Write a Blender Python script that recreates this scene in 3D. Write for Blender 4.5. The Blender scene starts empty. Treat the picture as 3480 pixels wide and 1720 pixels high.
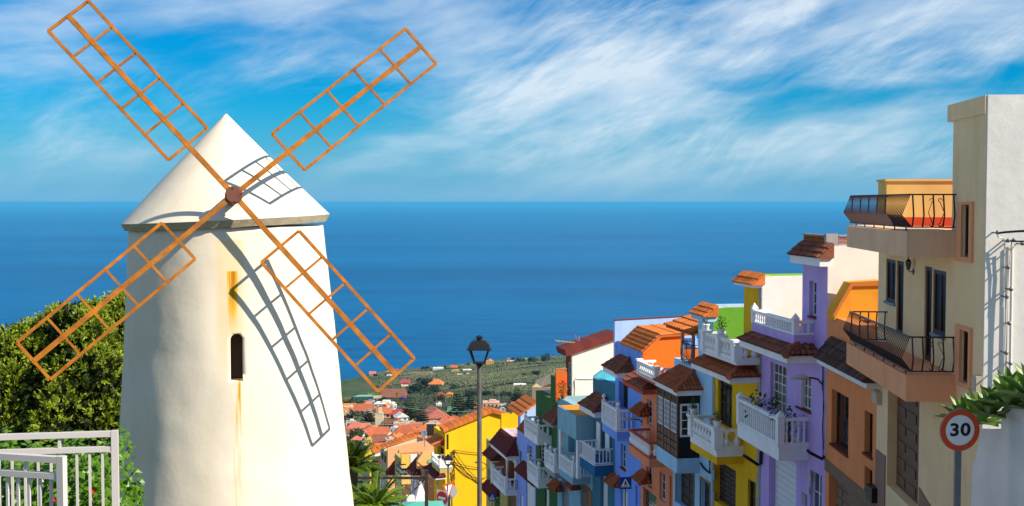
import bpy, bmesh, math, random
from mathutils import Vector, Matrix, Euler, noise as mnoise

# ------------------------------------------------------------------ camera, sky, sun, exposure
scene = bpy.context.scene
COL = scene.collection
R = math.radians
F, CU, CV, HORIZON = 4000.0, 1740.0, 860.0, 688.0
PITCH = math.atan((CV - HORIZON) / F)
SUN_HEADING, SUN_ELEV = 115.0, 38.0          # heading clockwise from +Y (the way the camera looks)

cam_data = bpy.data.cameras.new('camera')
cam = bpy.data.objects.new('camera', cam_data)
COL.objects.link(cam)
cam_data.sensor_width = 36.0
cam_data.lens = 36.0 * F / 3480.0
cam_data.clip_start, cam_data.clip_end = 0.1, 400000.0
cam.location = (0, 0, 0)
cam.rotation_euler = (math.pi / 2 - PITCH, 0, 0)
scene.camera = cam

scene.view_settings.view_transform = 'Standard'
scene.view_settings.look = 'None'
scene.view_settings.gamma = 1.0
scene.view_settings.exposure = 0.9
scene.view_settings.use_curve_mapping = False
scene.cycles.max_bounces = 6
scene.cycles.volume_bounces = 0
scene.cycles.use_denoising = True

sun_data = bpy.data.lights.new('sun', 'SUN')
sun = bpy.data.objects.new('sun', sun_data)
COL.objects.link(sun)
sun_data.energy = 3.9
sun_data.angle = R(0.5)
sun_data.color = (1.0, 0.91, 0.76)
_h, _e = R(SUN_HEADING), R(SUN_ELEV)
SUN_DIR = Vector((math.sin(_h) * math.cos(_e), math.cos(_h) * math.cos(_e), math.sin(_e)))
sun.rotation_euler = SUN_DIR.to_track_quat('Z', 'Y').to_euler()

world = bpy.data.worlds.new('World')
scene.world = world
world.use_nodes = True
nt = world.node_tree
nt.nodes.clear()
def wn(kind, **kw):
    n = nt.nodes.new(kind)
    for k, v in kw.items():
        setattr(n, k, v)
    return n
def wl(a, b): nt.links.new(a, b)
def wmath(op, a, b=None, c=None, clamp=False):
    n = wn('ShaderNodeMath', operation=op, use_clamp=clamp)
    for i, x in enumerate((a, b, c)):
        if x is None: continue
        if isinstance(x, (int, float)): n.inputs[i].default_value = x
        else: wl(x, n.inputs[i])
    return n.outputs[0]
def wramp(fac, lo, hi, a=0.0, b=1.0):
    n = wn('ShaderNodeMapRange', interpolation_type='SMOOTHSTEP')
    n.inputs[1].default_value, n.inputs[2].default_value = lo, hi
    n.inputs[3].default_value, n.inputs[4].default_value = a, b
    wl(fac, n.inputs[0])
    return n.outputs[0]
sky = wn('ShaderNodeTexSky', sky_type='NISHITA')
sky.sun_disc = False
sky.sun_elevation = R(SUN_ELEV)
sky.sun_rotation = R(SUN_HEADING)
sky.altitude = 300
sky.air_density, sky.dust_density, sky.ozone_density = 1.0, 0.6, 2.5
hsv = wn('ShaderNodeHueSaturation')
hsv.inputs['Saturation'].default_value = 1.15
hsv.inputs['Value'].default_value = 1.0
wl(sky.outputs[0], hsv.inputs['Color'])
tc = wn('ShaderNodeTexCoord')
sep = wn('ShaderNodeSeparateXYZ')
wl(tc.outputs['Generated'], sep.inputs[0])
X, Y, Z = sep.outputs
az = wmath('ARCTAN2', X, Y)
zz = wmath('MAXIMUM', Z, 0.0)
comb = wn('ShaderNodeCombineXYZ')
wl(az, comb.inputs[0]); wl(zz, comb.inputs[1])
def cloud_noise(rot, along, across, off, detail, rough, warp, wscale=3.0, dist=0.0):
    """cirrus noise over azimuth and height, drawn out along one direction and bent by a slower noise"""
    w = wn('ShaderNodeTexNoise')
    w.inputs['Scale'].default_value = wscale
    w.inputs['Detail'].default_value = 2
    wo = wn('ShaderNodeMapping'); wo.inputs['Location'].default_value = (off[0]*3, off[1], 1.7)
    wl(comb.outputs[0], wo.inputs[0]); wl(wo.outputs[0], w.inputs['Vector'])
    sc = wn('ShaderNodeVectorMath', operation='SUBTRACT')
    wl(w.outputs['Color'], sc.inputs[0]); sc.inputs[1].default_value = (.5, .5, .5)
    va = wn('ShaderNodeVectorMath', operation='SCALE')
    va.inputs['Scale'].default_value = warp
    wl(sc.outputs[0], va.inputs[0])
    vb = wn('ShaderNodeVectorMath', operation='ADD')
    wl(comb.outputs[0], vb.inputs[0]); wl(va.outputs[0], vb.inputs[1])
    m0 = wn('ShaderNodeMapping')
    m0.inputs['Rotation'].default_value = (0, 0, R(-rot))
    wl(vb.outputs[0], m0.inputs[0])
    m = wn('ShaderNodeMapping')
    m.inputs['Location'].default_value = (off[0], off[1], 0)
    m.inputs['Scale'].default_value = (along, across, 1)
    wl(m0.outputs[0], m.inputs[0])
    n = wn('ShaderNodeTexNoise')
    n.inputs['Scale'].default_value = 1.0
    n.inputs['Distortion'].default_value = dist
    n.inputs['Detail'].default_value = detail
    n.inputs['Roughness'].default_value = rough
    wl(m.outputs[0], n.inputs['Vector'])
    return n.outputs['Fac']
streak = cloud_noise(23, 3.2, 13.5, (1.3, 2.2), 12, .67, .15, 3.6, .30)
fibre = cloud_noise(25, 3.6, 34.0, (4.4, 9.1), 9, .62, .12, 4.0, .25)
patch = cloud_noise(18, 2.6, 8.0, (5.1, 0.6), 6, .52, .18, 3.4, .3)
veil = cloud_noise(10, 3.5, 13.0, (2.3, 6.1), 7, .55, .12)
c1 = wmath('MULTIPLY', wramp(streak, .40, .74), wramp(patch, .39, .60))
c1 = wmath('MULTIPLY', c1, wramp(fibre, .28, .68, .40, 1.30))
c2 = wmath('MULTIPLY', wramp(veil, .40, .72), .78)
cl = wmath('ADD', c1, c2, clamp=True)
cl = wmath('MULTIPLY', cl, wramp(zz, .0, .055, .10, .88))
tint = wn('ShaderNodeMix', data_type='RGBA', blend_type='MULTIPLY')
tint.inputs['Factor'].default_value = 1.0
tint.inputs['B'].default_value = (.004, .42, .68, 1)
wl(hsv.outputs[0], tint.inputs['A'])
hz = wn('ShaderNodeMix', data_type='RGBA')        # pale air near the sea horizon
hz.inputs['B'].default_value = (1.1, 2.75, 4.3, 1)
wl(tint.outputs['Result'], hz.inputs['A'])
wl(wramp(Z, -.01, .10, .92, .0), hz.inputs['Factor'])
skyb = wn('ShaderNodeMix', data_type='RGBA')
skyb.inputs['B'].default_value = (4.4, 5.05, 5.6, 1)
wl(cl, skyb.inputs['Factor'])
wl(hz.outputs['Result'], skyb.inputs['A'])
bg = wn('ShaderNodeBackground')
bg.inputs['Strength'].default_value = 0.092
wl(skyb.outputs['Result'], bg.inputs['Color'])
out = wn('ShaderNodeOutputWorld')
wl(bg.outputs[0], out.inputs[0])

# ------------------------------------------------------------------ helpers
rng = random.Random(7)
CP, SP = math.cos(PITCH), math.sin(PITCH)
def ray(u, v):
    a, b = (u - CU) / F, (v - CV) / F
    return Vector((a, CP - b * SP, -SP - b * CP))
def at(u, v, y):                       # point of the place seen at photo pixel (u, v), y metres ahead
    d = ray(u, v)
    return d * (y / d.y)
def zoom(ox, oy, k): return lambda x, y: (ox + k * x, oy + k * y)
z1, z2, z3 = zoom(1150, 1050, .5263), zoom(1700, 1050, .5263), zoom(2050, 1000, .5657)
z4, z5, z6 = zoom(2500, 800, .7229), zoom(2780, 300, .5892), zoom(2780, 970, .5892)
y1, y2, y3 = zoom(2200, 1240, .377), zoom(1880, 1180, .4243), zoom(1640, 1280, .3456)
y4, y5, y6 = zoom(2450, 880, .33), zoom(2450, 1280, .3457), zoom(3100, 1250, .3693)
zc, zf = zoom(1150, 1150, .275), zoom(1100, 1380, .2671)

class MB:
    def __init__(self): self.v, self.f = [], []
    def add(self, vs, fs):
        k = len(self.v)
        self.v += [tuple(p) for p in vs]
        self.f += [tuple(i + k for i in f) for f in fs]
        return self
    def box(self, x0, x1, y0, y1, z0, z1):
        if x0 > x1: x0, x1 = x1, x0
        if y0 > y1: y0, y1 = y1, y0
        if z0 > z1: z0, z1 = z1, z0
        return self.add([(x0,y0,z0),(x1,y0,z0),(x1,y1,z0),(x0,y1,z0),(x0,y0,z1),(x1,y0,z1),(x1,y1,z1),(x0,y1,z1)],
                 [(0,3,2,1),(4,5,6,7),(0,1,5,4),(1,2,6,5),(2,3,7,6),(3,0,4,7)])
    def prism(self, poly, axis, a, b):
        n = len(poly)
        def P(q, t): return (t, q[0], q[1]) if axis == 'x' else (q[0], t, q[1]) if axis == 'y' else (q[0], q[1], t)
        vs = [P(q, a) for q in poly] + [P(q, b) for q in poly]
        fs = [tuple(range(n))[::-1], tuple(range(n, 2*n))] + [(i, (i+1) % n, n+(i+1) % n, n+i) for i in range(n)]
        return self.add(vs, fs)
    def beam(self, p0, p1, w, h, up=(0,0,1)):
        p0, p1 = Vector(p0), Vector(p1)
        d = (p1 - p0).normalized()
        s = d.cross(Vector(up))
        if s.length < 1e-4: s = d.cross(Vector((1,0,0)))
        s.normalize(); t = s.cross(d)
        s, t = s * w / 2, t * h / 2
        vs = [p + a for p in (p0, p1) for a in (-s-t, s-t, s+t, -s+t)]
        return self.add(vs, [(0,1,2,3)[::-1],(4,5,6,7),(0,1,5,4),(1,2,6,5),(2,3,7,6),(3,0,4,7)])
    def tube(self, pts, r, n=6, r2=None):
        pts = [Vector(p) for p in pts]
        vs, fs = [], []
        m = len(pts)
        for i, p in enumerate(pts):
            d = (pts[min(i+1, m-1)] - pts[max(i-1, 0)]).normalized()
            s = d.cross(Vector((0,0,1)))
            if s.length < 1e-3: s = Vector((1,0,0))
            s.normalize(); t = s.cross(d)
            rr = r if r2 is None else r + (r2 - r) * i / max(1, m-1)
            for k in range(n):
                a = 2*math.pi*k/n
                vs.append(p + s*rr*math.cos(a) + t*rr*math.sin(a))
        for i in range(m-1):
            for k in range(n):
                fs.append((i*n+k, i*n+(k+1) % n, (i+1)*n+(k+1) % n, (i+1)*n+k))
        fs += [tuple(range(n))[::-1], tuple(range((m-1)*n, m*n))]
        return self.add(vs, fs)
    def lathe(self, prof, n=12, c=(0,0,0)):
        vs, fs = [], []
        for (r, z) in prof:
            for k in range(n):
                a = 2*math.pi*k/n
                vs.append((c[0]+r*math.cos(a), c[1]+r*math.sin(a), c[2]+z))
        for i in range(len(prof)-1):
            for k in range(n):
                fs.append((i*n+k, i*n+(k+1) % n, (i+1)*n+(k+1) % n, (i+1)*n+k))
        fs += [tuple(range(n))[::-1], tuple(range((len(prof)-1)*n, len(prof)*n))]
        return self.add(vs, fs)
    def mesh(self, name, mat, smooth=False, dz=0.0, fix=True):
        me = bpy.data.meshes.new(name)
        me.from_pydata([(p[0], p[1], p[2]-dz) for p in self.v], [], self.f)
        if fix:
            bm = bmesh.new(); bm.from_mesh(me)
            bmesh.ops.recalc_face_normals(bm, faces=bm.faces)
            bm.to_mesh(me); bm.free()
        if smooth:
            me.polygons.foreach_set('use_smooth', [True]*len(me.polygons))
        if mat is not None: me.materials.append(mat)
        return me

def link(name, data, parent=None, loc=None, rot=None, scale=None):
    o = bpy.data.objects.new(name, data)
    COL.objects.link(o)
    if parent is not None: o.parent = parent
    if loc is not None: o.location = loc
    if rot is not None: o.rotation_euler = rot
    if scale is not None: o.scale = scale
    return o
def tag(o, label=None, cat=None, group=None, kind=None):
    if label: o['label'] = label
    if cat: o['category'] = cat
    if group: o['group'] = group
    if kind: o['kind'] = kind
    return o
def put(name, mb, mat, parent=None, smooth=False, loc=None, rot=None, fix=True):
    return link(name, mb.mesh(name, mat, smooth, fix=fix), parent, loc, rot)
def empty(name, loc, rz=0.0, label=None, cat=None, group=None):
    o = link(name, None, None, loc, (0, 0, rz))
    o.empty_display_size = 0.2
    return tag(o, label, cat, group)

# ------------------------------------------------------------------ materials
MATS = {}
def M(name, col=(.5,.5,.5), rough=.85, var=.10, bump=.15, scale=4.0, metal=0.0, spec=.3, streak=0.0, rand=0.0, dirt=(.30,.26,.21), fine=40.0, trans=0.0, dist=.02):
    if name in MATS: return MATS[name]
    m = bpy.data.materials.new(name)
    m.use_nodes = True
    t = m.node_tree; N = t.nodes; L = t.links
    b = N['Principled BSDF']
    b.inputs['Roughness'].default_value = rough
    b.inputs['Metallic'].default_value = metal
    b.inputs['Specular IOR Level'].default_value = spec
    tcn = N.new('ShaderNodeTexCoord')
    n1 = N.new('ShaderNodeTexNoise')
    n1.inputs['Scale'].default_value = scale
    n1.inputs['Detail'].default_value = 5
    n1.inputs['Roughness'].default_value = .6
    L.new(tcn.outputs['Object'], n1.inputs['Vector'])
    mx = N.new('ShaderNodeMix'); mx.data_type = 'RGBA'
    mx.inputs['A'].default_value = (*[max(0, c*(1-var*1.6)) for c in col], 1)
    mx.inputs['B'].default_value = (*[min(1, c*(1+var)) for c in col], 1)
    L.new(n1.outputs['Fac'], mx.inputs['Factor'])
    cur = mx.outputs['Result']
    if streak > 0:
        mp = N.new('ShaderNodeMapping'); mp.inputs['Scale'].default_value = (1.5, 1.5, .28)
        L.new(tcn.outputs['Object'], mp.inputs[0])
        n2 = N.new('ShaderNodeTexNoise'); n2.inputs['Scale'].default_value = 1.6; n2.inputs['Detail'].default_value = 6
        n2.inputs['Roughness'].default_value = .65
        L.new(mp.outputs[0], n2.inputs['Vector'])
        mr = N.new('ShaderNodeMapRange'); mr.inputs[1].default_value = .50; mr.inputs[2].default_value = .78
        mr.inputs[4].default_value = streak
        L.new(n2.outputs['Fac'], mr.inputs[0])
        m2 = N.new('ShaderNodeMix'); m2.data_type = 'RGBA'
        L.new(mr.outputs[0], m2.inputs['Factor']); L.new(cur, m2.inputs['A'])
        m2.inputs['B'].default_value = (*[c*d*2.2 for c, d in zip(col, dirt)], 1)
        cur = m2.outputs['Result']
    if rand > 0:
        oi = N.new('ShaderNodeObjectInfo')
        mr = N.new('ShaderNodeMapRange'); mr.inputs[3].default_value = 1-rand; mr.inputs[4].default_value = 1+rand
        L.new(oi.outputs['Random'], mr.inputs[0])
        vm = N.new('ShaderNodeVectorMath'); vm.operation = 'SCALE'
        L.new(cur, vm.inputs[0]); L.new(mr.outputs[0], vm.inputs['Scale'])
        cur = vm.outputs[0]
    L.new(cur, b.inputs['Base Color'])
    if bump > 0:
        n3 = N.new('ShaderNodeTexNoise'); n3.inputs['Scale'].default_value = fine; n3.inputs['Detail'].default_value = 4
        L.new(tcn.outputs['Object'], n3.inputs['Vector'])
        ad = N.new('ShaderNodeMath'); ad.operation = 'MULTIPLY_ADD'; ad.inputs[1].default_value = .35
        L.new(n3.outputs['Fac'], ad.inputs[0]); L.new(n1.outputs['Fac'], ad.inputs[2])
        bp = N.new('ShaderNodeBump'); bp.inputs['Strength'].default_value = bump; bp.inputs['Distance'].default_value = dist
        L.new(ad.outputs[0], bp.inputs['Height']); L.new(bp.outputs[0], b.inputs['Normal'])
    if trans > 0:
        # leaf: some light passes through
        tr = N.new('ShaderNodeBsdfTranslucent'); L.new(cur, tr.inputs['Color'])
        ms = N.new('ShaderNodeMixShader'); ms.inputs[0].default_value = trans
        o = N['Material Output']
        L.new(b.outputs[0], ms.inputs[1]); L.new(tr.outputs[0], ms.inputs[2]); L.new(ms.outputs[0], o.inputs['Surface'])
    MATS[name] = m
    return m
def S(name, col, **kw):                # painted plaster
    kw = dict(dict(rough=.9, var=.13, bump=.3, scale=1.1, streak=.42, spec=.15, fine=45), **kw)
    return M(name, col, **kw)
def G(name, col=(.012,.014,.018), rough=.04):
    if name in MATS: return MATS[name]
    m = M(name, col, rough=rough, var=.2, bump=.12, scale=1.2, spec=.7, fine=2.5, dist=.01)
    return m
white = S('white plaster', (.78,.745,.69), streak=.22)
trim = S('white trim paint', (.84,.84,.84), streak=.22, rough=.7)
tile_dark = M('brown clay tile', (.25,.078,.038), var=.35, scale=9, rand=.35, rough=.8, bump=.3)
tile_red = M('red clay tile', (.40,.105,.035), var=.3, scale=9, rand=.28, rough=.8, bump=.3)
tile_orange = M('orange clay tile', (.62,.165,.028), var=.25, scale=9, rand=.2, rough=.8, bump=.3)
tile_black = M('weathered dark tile', (.105,.052,.036), var=.5, scale=7, rand=.5, rough=.8, bump=.3)
maroon = M('maroon tile', (.165,.030,.022), var=.2, scale=6, rand=.2)
terrace = M('terracotta terrace floor', (.60,.17,.045), var=.12, scale=3)
wood = M('varnished brown wood', (.155,.062,.024), rough=.5, var=.3, scale=12, bump=.15, spec=.4)
darkwood = M('dark wood', (.040,.022,.014), rough=.5, var=.3, scale=10, bump=.15)
blackwood = M('black stained wood', (.012,.011,.012), rough=.5, var=.3, scale=10, bump=.15)
frame_white = M('white window frame', (.72,.72,.74), rough=.45, var=.04, bump=.03)
frame_brown = M('brown window frame', (.055,.022,.012), rough=.45, var=.2, bump=.05)
glass = G('window glass')
glass_warm = G('warm reflection window glass', (.10,.085,.07), .06)  # warm reflection of sunlit houses opposite put into the glass colour
glass_blue = G('blue window glass', (.05,.075,.10), .05)
iron = M('dark maroon iron', (.030,.010,.010), rough=.35, var=.2, bump=.05, spec=.5)
black = M('black painted metal', (.012,.013,.015), rough=.4, var=.3, bump=.05, spec=.4)
rubber = M('black cable', (.010,.010,.011), rough=.6, bump=0)
stone = M('grey stone', (.34,.34,.33), var=.2, scale=6, bump=.4)
brownstone = M('brown stone cladding', (.24,.145,.085), var=.2, scale=5, bump=.3)
steel = M('galvanised steel', (.20,.22,.23), rough=.5, metal=.6, var=.25, scale=6, bump=.05)
grey = M('grey paint', (.30,.31,.32), rough=.6, var=.1)
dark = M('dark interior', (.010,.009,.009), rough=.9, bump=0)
cream_box = M('cream plastic box', (.55,.46,.33), rough=.5, var=.05, bump=.03)

# ------------------------------------------------------------------ ground and sea
PROF = [(-60,3),(-20,-.6),(0,-1.7),(7,-2.8),(12,-4.4),(20,-6.6),(25,-8.4),(40,-12.8),(60,-18.4),(90,-26.6),(150,-38),(250,-56),(400,-82),
        (600,-116),(900,-159),(1300,-219),(2000,-301),(2400,-320),(4000,-330)]
def interp(t, tab):
    if t <= tab[0][0]: return tab[0][1]
    for (a, p), (b, q) in zip(tab, tab[1:]):
        if t <= b: return p + (q-p)*(t-a)/(b-a)
    return tab[-1][1]
def terr(x, y):
    k = (x / max(y, 50.0) + .14) / .18
    e = 1 + .165*max(-.6, min(1.5, k)) * min(1.0, max(0.0, (y-500)/1000))
    yy = y / e
    z = interp(yy, PROF)
    if y > 120:
        a = min(1.0, (y-120)/300)
        z += a*(2.2*mnoise.noise(Vector((x*.012, y*.012, 0))) + 5*mnoise.noise(Vector((x*.003, y*.003, 4))))
    return z
def on_ground(u, v):                   # where the view ray meets the ground
    d = ray(u, v)
    lo = 30.0
    while lo < 2300:
        p = d * (lo / d.y)
        if p.z <= terr(p.x, p.y): return p
        lo *= 1.004
    return d * (2300 / d.y)
SEA = -300.0
# ground sheet
def ground_material():
    m = bpy.data.materials.new('hillside ground'); m.use_nodes = True
    t = m.node_tree; N = t.nodes; L = t.links; b = N['Principled BSDF']
    b.inputs['Roughness'].default_value = .95; b.inputs['Specular IOR Level'].default_value = .1
    tcn = N.new('ShaderNodeTexCoord')
    def nz(s, d=5, sc=(1,1,1)):
        mp = N.new('ShaderNodeMapping'); mp.inputs['Scale'].default_value = sc
        L.new(tcn.outputs['Object'], mp.inputs[0])
        n = N.new('ShaderNodeTexNoise'); n.inputs['Scale'].default_value = s; n.inputs['Detail'].default_value = d
        L.new(mp.outputs[0], n.inputs['Vector']); return n.outputs['Fac']
    def mix(f, a, bb, lo, hi):
        mr = N.new('ShaderNodeMapRange'); mr.inputs[1].default_value, mr.inputs[2].default_value = lo, hi
        L.new(f, mr.inputs[0])
        x = N.new('ShaderNodeMix'); x.data_type = 'RGBA'; L.new(mr.outputs[0], x.inputs['Factor'])
        for k, c in (('A', a), ('B', bb)):
            if isinstance(c, tuple): x.inputs[k].default_value = (*c, 1)
            else: L.new(c, x.inputs[k])
        return x.outputs['Result']
    c = mix(nz(.05, 6), (.035,.058,.018), (.085,.125,.035), .35, .65)
    c = mix(nz(.008, 5, (1,.45,1)), c, (.105,.100,.045), .46, .60)
    c = mix(nz(.011, 4, (1,.35,1)), c, (.26,.19,.115), .58, .66)
    L.new(c, b.inputs['Base Color'])
    return m
mb = MB()
rows = [-40,-30,-20,-12,-6,0,3.5,7,9.5,12,16,20,25,32,40,50,60,75,90,110,130]
while rows[-1] < 2600: rows.append(rows[-1]*1.018)
NC = 160
for y in rows:
    for c in range(NC+1):
        x = (c/NC*2-1) * (60 + .62*max(0, y))
        mb.v.append((x, y, terr(x, y)))
for r in range(len(rows)-1):
    for c in range(NC):
        k = r*(NC+1)+c
        mb.f.append((k, k+1, k+NC+2, k+NC+1))
tag(put('ground', mb, ground_material(), smooth=True), kind='structure')

def sea_material():
    m = bpy.data.materials.new('sea water'); m.use_nodes = True
    t = m.node_tree; N = t.nodes; L = t.links; b = N['Principled BSDF']
    b.inputs['Roughness'].default_value = .38; b.inputs['Specular IOR Level'].default_value = .06
    b.inputs['IOR'].default_value = 1.33
    tcn = N.new('ShaderNodeTexCoord')
    mp = N.new('ShaderNodeMapping'); mp.inputs['Scale'].default_value = (.25, 1, 1)
    L.new(tcn.outputs['Object'], mp.inputs[0])
    n = N.new('ShaderNodeTexNoise'); n.inputs['Scale'].default_value = .02; n.inputs['Detail'].default_value = 9; n.inputs['Roughness'].default_value = .65
    L.new(mp.outputs[0], n.inputs['Vector'])
    n2 = N.new('ShaderNodeTexNoise'); n2.inputs['Scale'].default_value = .0011; n2.inputs['Detail'].default_value = 6
    L.new(mp.outputs[0], n2.inputs['Vector'])
    ad = N.new('ShaderNodeMath'); ad.operation = 'ADD'; L.new(n.outputs['Fac'], ad.inputs[0]); L.new(n2.outputs['Fac'], ad.inputs[1])
    mr = N.new('ShaderNodeMapRange'); mr.inputs[1].default_value, mr.inputs[2].default_value = .74, 1.26
    L.new(ad.outputs[0], mr.inputs[0])
    x = N.new('ShaderNodeMix'); x.data_type = 'RGBA'; L.new(mr.outputs[0], x.inputs['Factor'])
    x.inputs['A'].default_value = (.0001,.062,.18,1); x.inputs['B'].default_value = (.0003,.125,.31,1)
    L.new(x.outputs['Result'], b.inputs['Base Color'])
    bp = N.new('ShaderNodeBump'); bp.inputs['Strength'].default_value = .35; bp.inputs['Distance'].default_value = 6
    L.new(n.outputs['Fac'], bp.inputs['Height']); L.new(bp.outputs[0], b.inputs['Normal'])
    return m
mb = MB()
ys = [1400, 2600, 5000, 10000, 20000, 40000, 85000, 250000]
for y in ys:
    for c in range(9): mb.v.append(((c/8*2-1)*(2500+y*.9), y, SEA))
for r in range(len(ys)-1):
    for c in range(8):
        k = r*9+c; mb.f.append((k, k+1, k+10, k+9))
tag(put('sea', mb, sea_material()), kind='structure')

# ------------------------------------------------------------------ windmill
MX, MY, MB0 = -4.80, 20.0, -7.2
MDZ = .065
mill = empty('windmill', (MX, MY, MB0+MDZ), R(13.5), 'white round windmill with conical roof and four rusty lattice sails', 'windmill')
Minv = Matrix.Rotation(-R(13.5), 4, 'Z') @ Matrix.Translation((-MX, -MY, -MB0-MDZ))
def ml(p): return Minv @ Vector(p)

def mill_wall_material():
    m = S('mill whitewash', (.80,.70,.56), streak=.20, bump=.18, scale=1.4, dist=.04, var=.10, fine=11, dirt=(.38,.30,.20))
    t = m.node_tree; N = t.nodes; L = t.links; b = N['Principled BSDF']
    src = b.inputs['Base Color'].links[0].from_socket
    tcn = N.new('ShaderNodeTexCoord'); sp = N.new('ShaderNodeSeparateXYZ'); L.new(tcn.outputs['Object'], sp.inputs[0])
    mp = N.new('ShaderNodeMapping'); mp.inputs['Scale'].default_value = (26, 1, .9)
    L.new(tcn.outputs['Object'], mp.inputs[0])
    nn = N.new('ShaderNodeTexNoise'); nn.inputs['Scale'].default_value = 1.0; nn.inputs['Detail'].default_value = 5; nn.inputs['Roughness'].default_value = .6
    L.new(mp.outputs[0], nn.inputs['Vector'])
    def mrange(s, a, bb, c=0., d=1.):
        q = N.new('ShaderNodeMapRange'); q.interpolation_type = 'SMOOTHSTEP'
        for i, x in enumerate((a, bb, c, d)): q.inputs[i+1].default_value = x
        L.new(s, q.inputs[0]); return q.outputs[0]
    def mul(*a):
        r = a[0]
        for x in a[1:]:
            q = N.new('ShaderNodeMath'); q.operation = 'MULTIPLY'; L.new(r, q.inputs[0])
            if isinstance(x, float): q.inputs[1].default_value = x
            else: L.new(x, q.inputs[1])
            r = q.outputs[0]
        return r
    def addn(a, bb):
        q = N.new('ShaderNodeMath'); q.operation = 'ADD'; q.use_clamp = True; L.new(a, q.inputs[0]); L.new(bb, q.inputs[1]); return q.outputs[0]
    X, Y, Z = sp.outputs
    front = mrange(Y, -.9, -1.2)
    st = mrange(nn.outputs['Fac'], .30, .62)
    def stain(x0, x1, soft, zt, zs, zb, k, ns):
        a = mul(mrange(X, x0-soft, x0+soft), mrange(X, x1-soft, x1+soft, 1., 0.), mrange(Z, zb, zs), mrange(Z, zt, zt+.03, 1., 0.), front)
        return mul(a, mrange(nn.outputs['Fac'], ns, ns+.3), k)
    sa, sb = ml(at(774, 928, 18.2)), ml(at(808, 1150, 18.2))
    sc, sd = ml(at(788, 1304, 18.1)), ml(at(820, 1500, 18.1))
    s1 = stain(sa.x, sb.x, .03, sa.z, sa.z-.04, sb.z-.05, .85, .30)
    s2 = stain(sc.x, sd.x, .025, sc.z, sc.z-.04, sd.z, .8, .44)
    s3 = stain(sc.x-.02, sd.x, .04, sc.z-.05, sc.z-.3, sc.z-3.6, .36, .38)
    s4 = stain(sa.x-.2, sb.x+.12, .10, sa.z+.5, sa.z-.6, sd.z, .16, .1)
    s5 = s4
    f = addn(addn(addn(s1, s2), s3), s4)
    cr = N.new('ShaderNodeValToRGB')
    cr.color_ramp.elements[0].position = 0; cr.color_ramp.elements[0].color = (.80,.70,.56,1)
    cr.color_ramp.elements[1].position = 1; cr.color_ramp.elements[1].color = (.50,.165,.008,1)
    e = cr.color_ramp.elements.new(.45); e.color = (.74,.43,.045,1)
    L.new(f, cr.inputs[0])
    x = N.new('ShaderNodeMix'); x.data_type = 'RGBA'
    L.new(mrange(f, 0., .15), x.inputs['Factor']); L.new(src, x.inputs['A']); L.new(cr.outputs[0], x.inputs['B'])
    L.new(x.outputs['Result'], b.inputs['Base Color'])
    return m
mwall = mill_wall_material()
ZT, ZB = -.46, -7.2
NA, NZ = 144, 70
mb = MB()
for i in range(NZ+1):
    t = i/NZ; z = ZB + (ZT-ZB)*t
    rr = 1.60 + (ZT - z)*.0775
    xo = -.03 + (ZT - z)*.024
    for k in range(NA):
        a = 2*math.pi*k/NA
        w = .022*mnoise.noise(Vector((math.cos(a)*2.2, math.sin(a)*2.2, z*.9))) + .009*mnoise.noise(Vector((math.cos(a)*6, math.sin(a)*6, z*3)))
        mb.v.append((xo + (rr+w)*math.cos(a), (rr+w)*math.sin(a), z-MB0))
for i in range(NZ):
    for k in range(NA):
        mb.f.append((i*NA+k, i*NA+(k+1) % NA, (i+1)*NA+(k+1) % NA, (i+1)*NA+k))
mb.f += [tuple(range(NA))[::-1], tuple(range(NZ*NA, NZ*NA+NA))]
tower = put('tower', mb, mwall, mill, smooth=True)
# slit window recess, cut for real
wq0, wq1 = ml(at(804.5, 1301, 18.12)), ml(at(804.5, 1139, 18.18))
wx, ww, wz0, wz1 = (wq0.x+wq1.x)/2, .092, wq0.z, wq1.z
poly = [(wx-ww, wz0), (wx+ww, wz0)] + [(wx+ww*math.cos(a), wz1-ww+ww*math.sin(a)) for a in [math.pi*i/10 for i in range(11)]]
cut = put('cutter', MB().prism(poly, 'y', -3.0, -1.42), mwall, mill)
md = tower.modifiers.new('cut', 'BOOLEAN'); md.object = cut; md.operation = 'DIFFERENCE'; md.solver = 'EXACT'
bpy.context.view_layer.update()
nm = bpy.data.meshes.new_from_object(tower.evaluated_get(bpy.context.evaluated_depsgraph_get()))
tower.modifiers.clear(); tower.data = nm
bpy.data.objects.remove(cut)
put('window_shutter', MB().prism([(a*.99+wx*.01, b) for a, b in poly], 'y', -1.50, -1.44), darkwood, mill)

roofm = S('mill roof render', (.79,.69,.55), var=.10, streak=.2, bump=.3, scale=2.5, dist=.02, dirt=(.36,.28,.17))
mb = MB(); NA = 128; xo = -.035
def eave_z(x): return -.345 + .046*x
rings = []
for t in [0,.04,.1,.2,.3,.4,.5,.6,.7,.8,.9,.96,1.0]:
    rr = 1.72*(1-t) + .012*t
    ring = []
    for k in range(NA):
        a = 2*math.pi*k/NA; x = rr*math.cos(a); y = rr*math.sin(a)
        w = .012*mnoise.noise(Vector((x*1.6, y*1.6, t*2))) * (1-t)
        ring.append((xo + x + t*(-.0), y, eave_z(x)*(1-t) + 1.43*t + w - MB0))
    rings.append(ring)
for rg in rings: mb.v += rg
for i in range(len(rings)-1):
    for k in range(NA): mb.f.append((i*NA+k, i*NA+(k+1) % NA, (i+1)*NA+(k+1) % NA, (i+1)*NA+k))
mb.f.append(tuple(range((len(rings)-1)*NA, len(rings)*NA)))
cap = put('cap_roof', mb, roofm, mill, smooth=True)
rim = M('eave rim mortar', (.47,.40,.28), var=.3, scale=9, bump=.5)
mb = MB()
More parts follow.
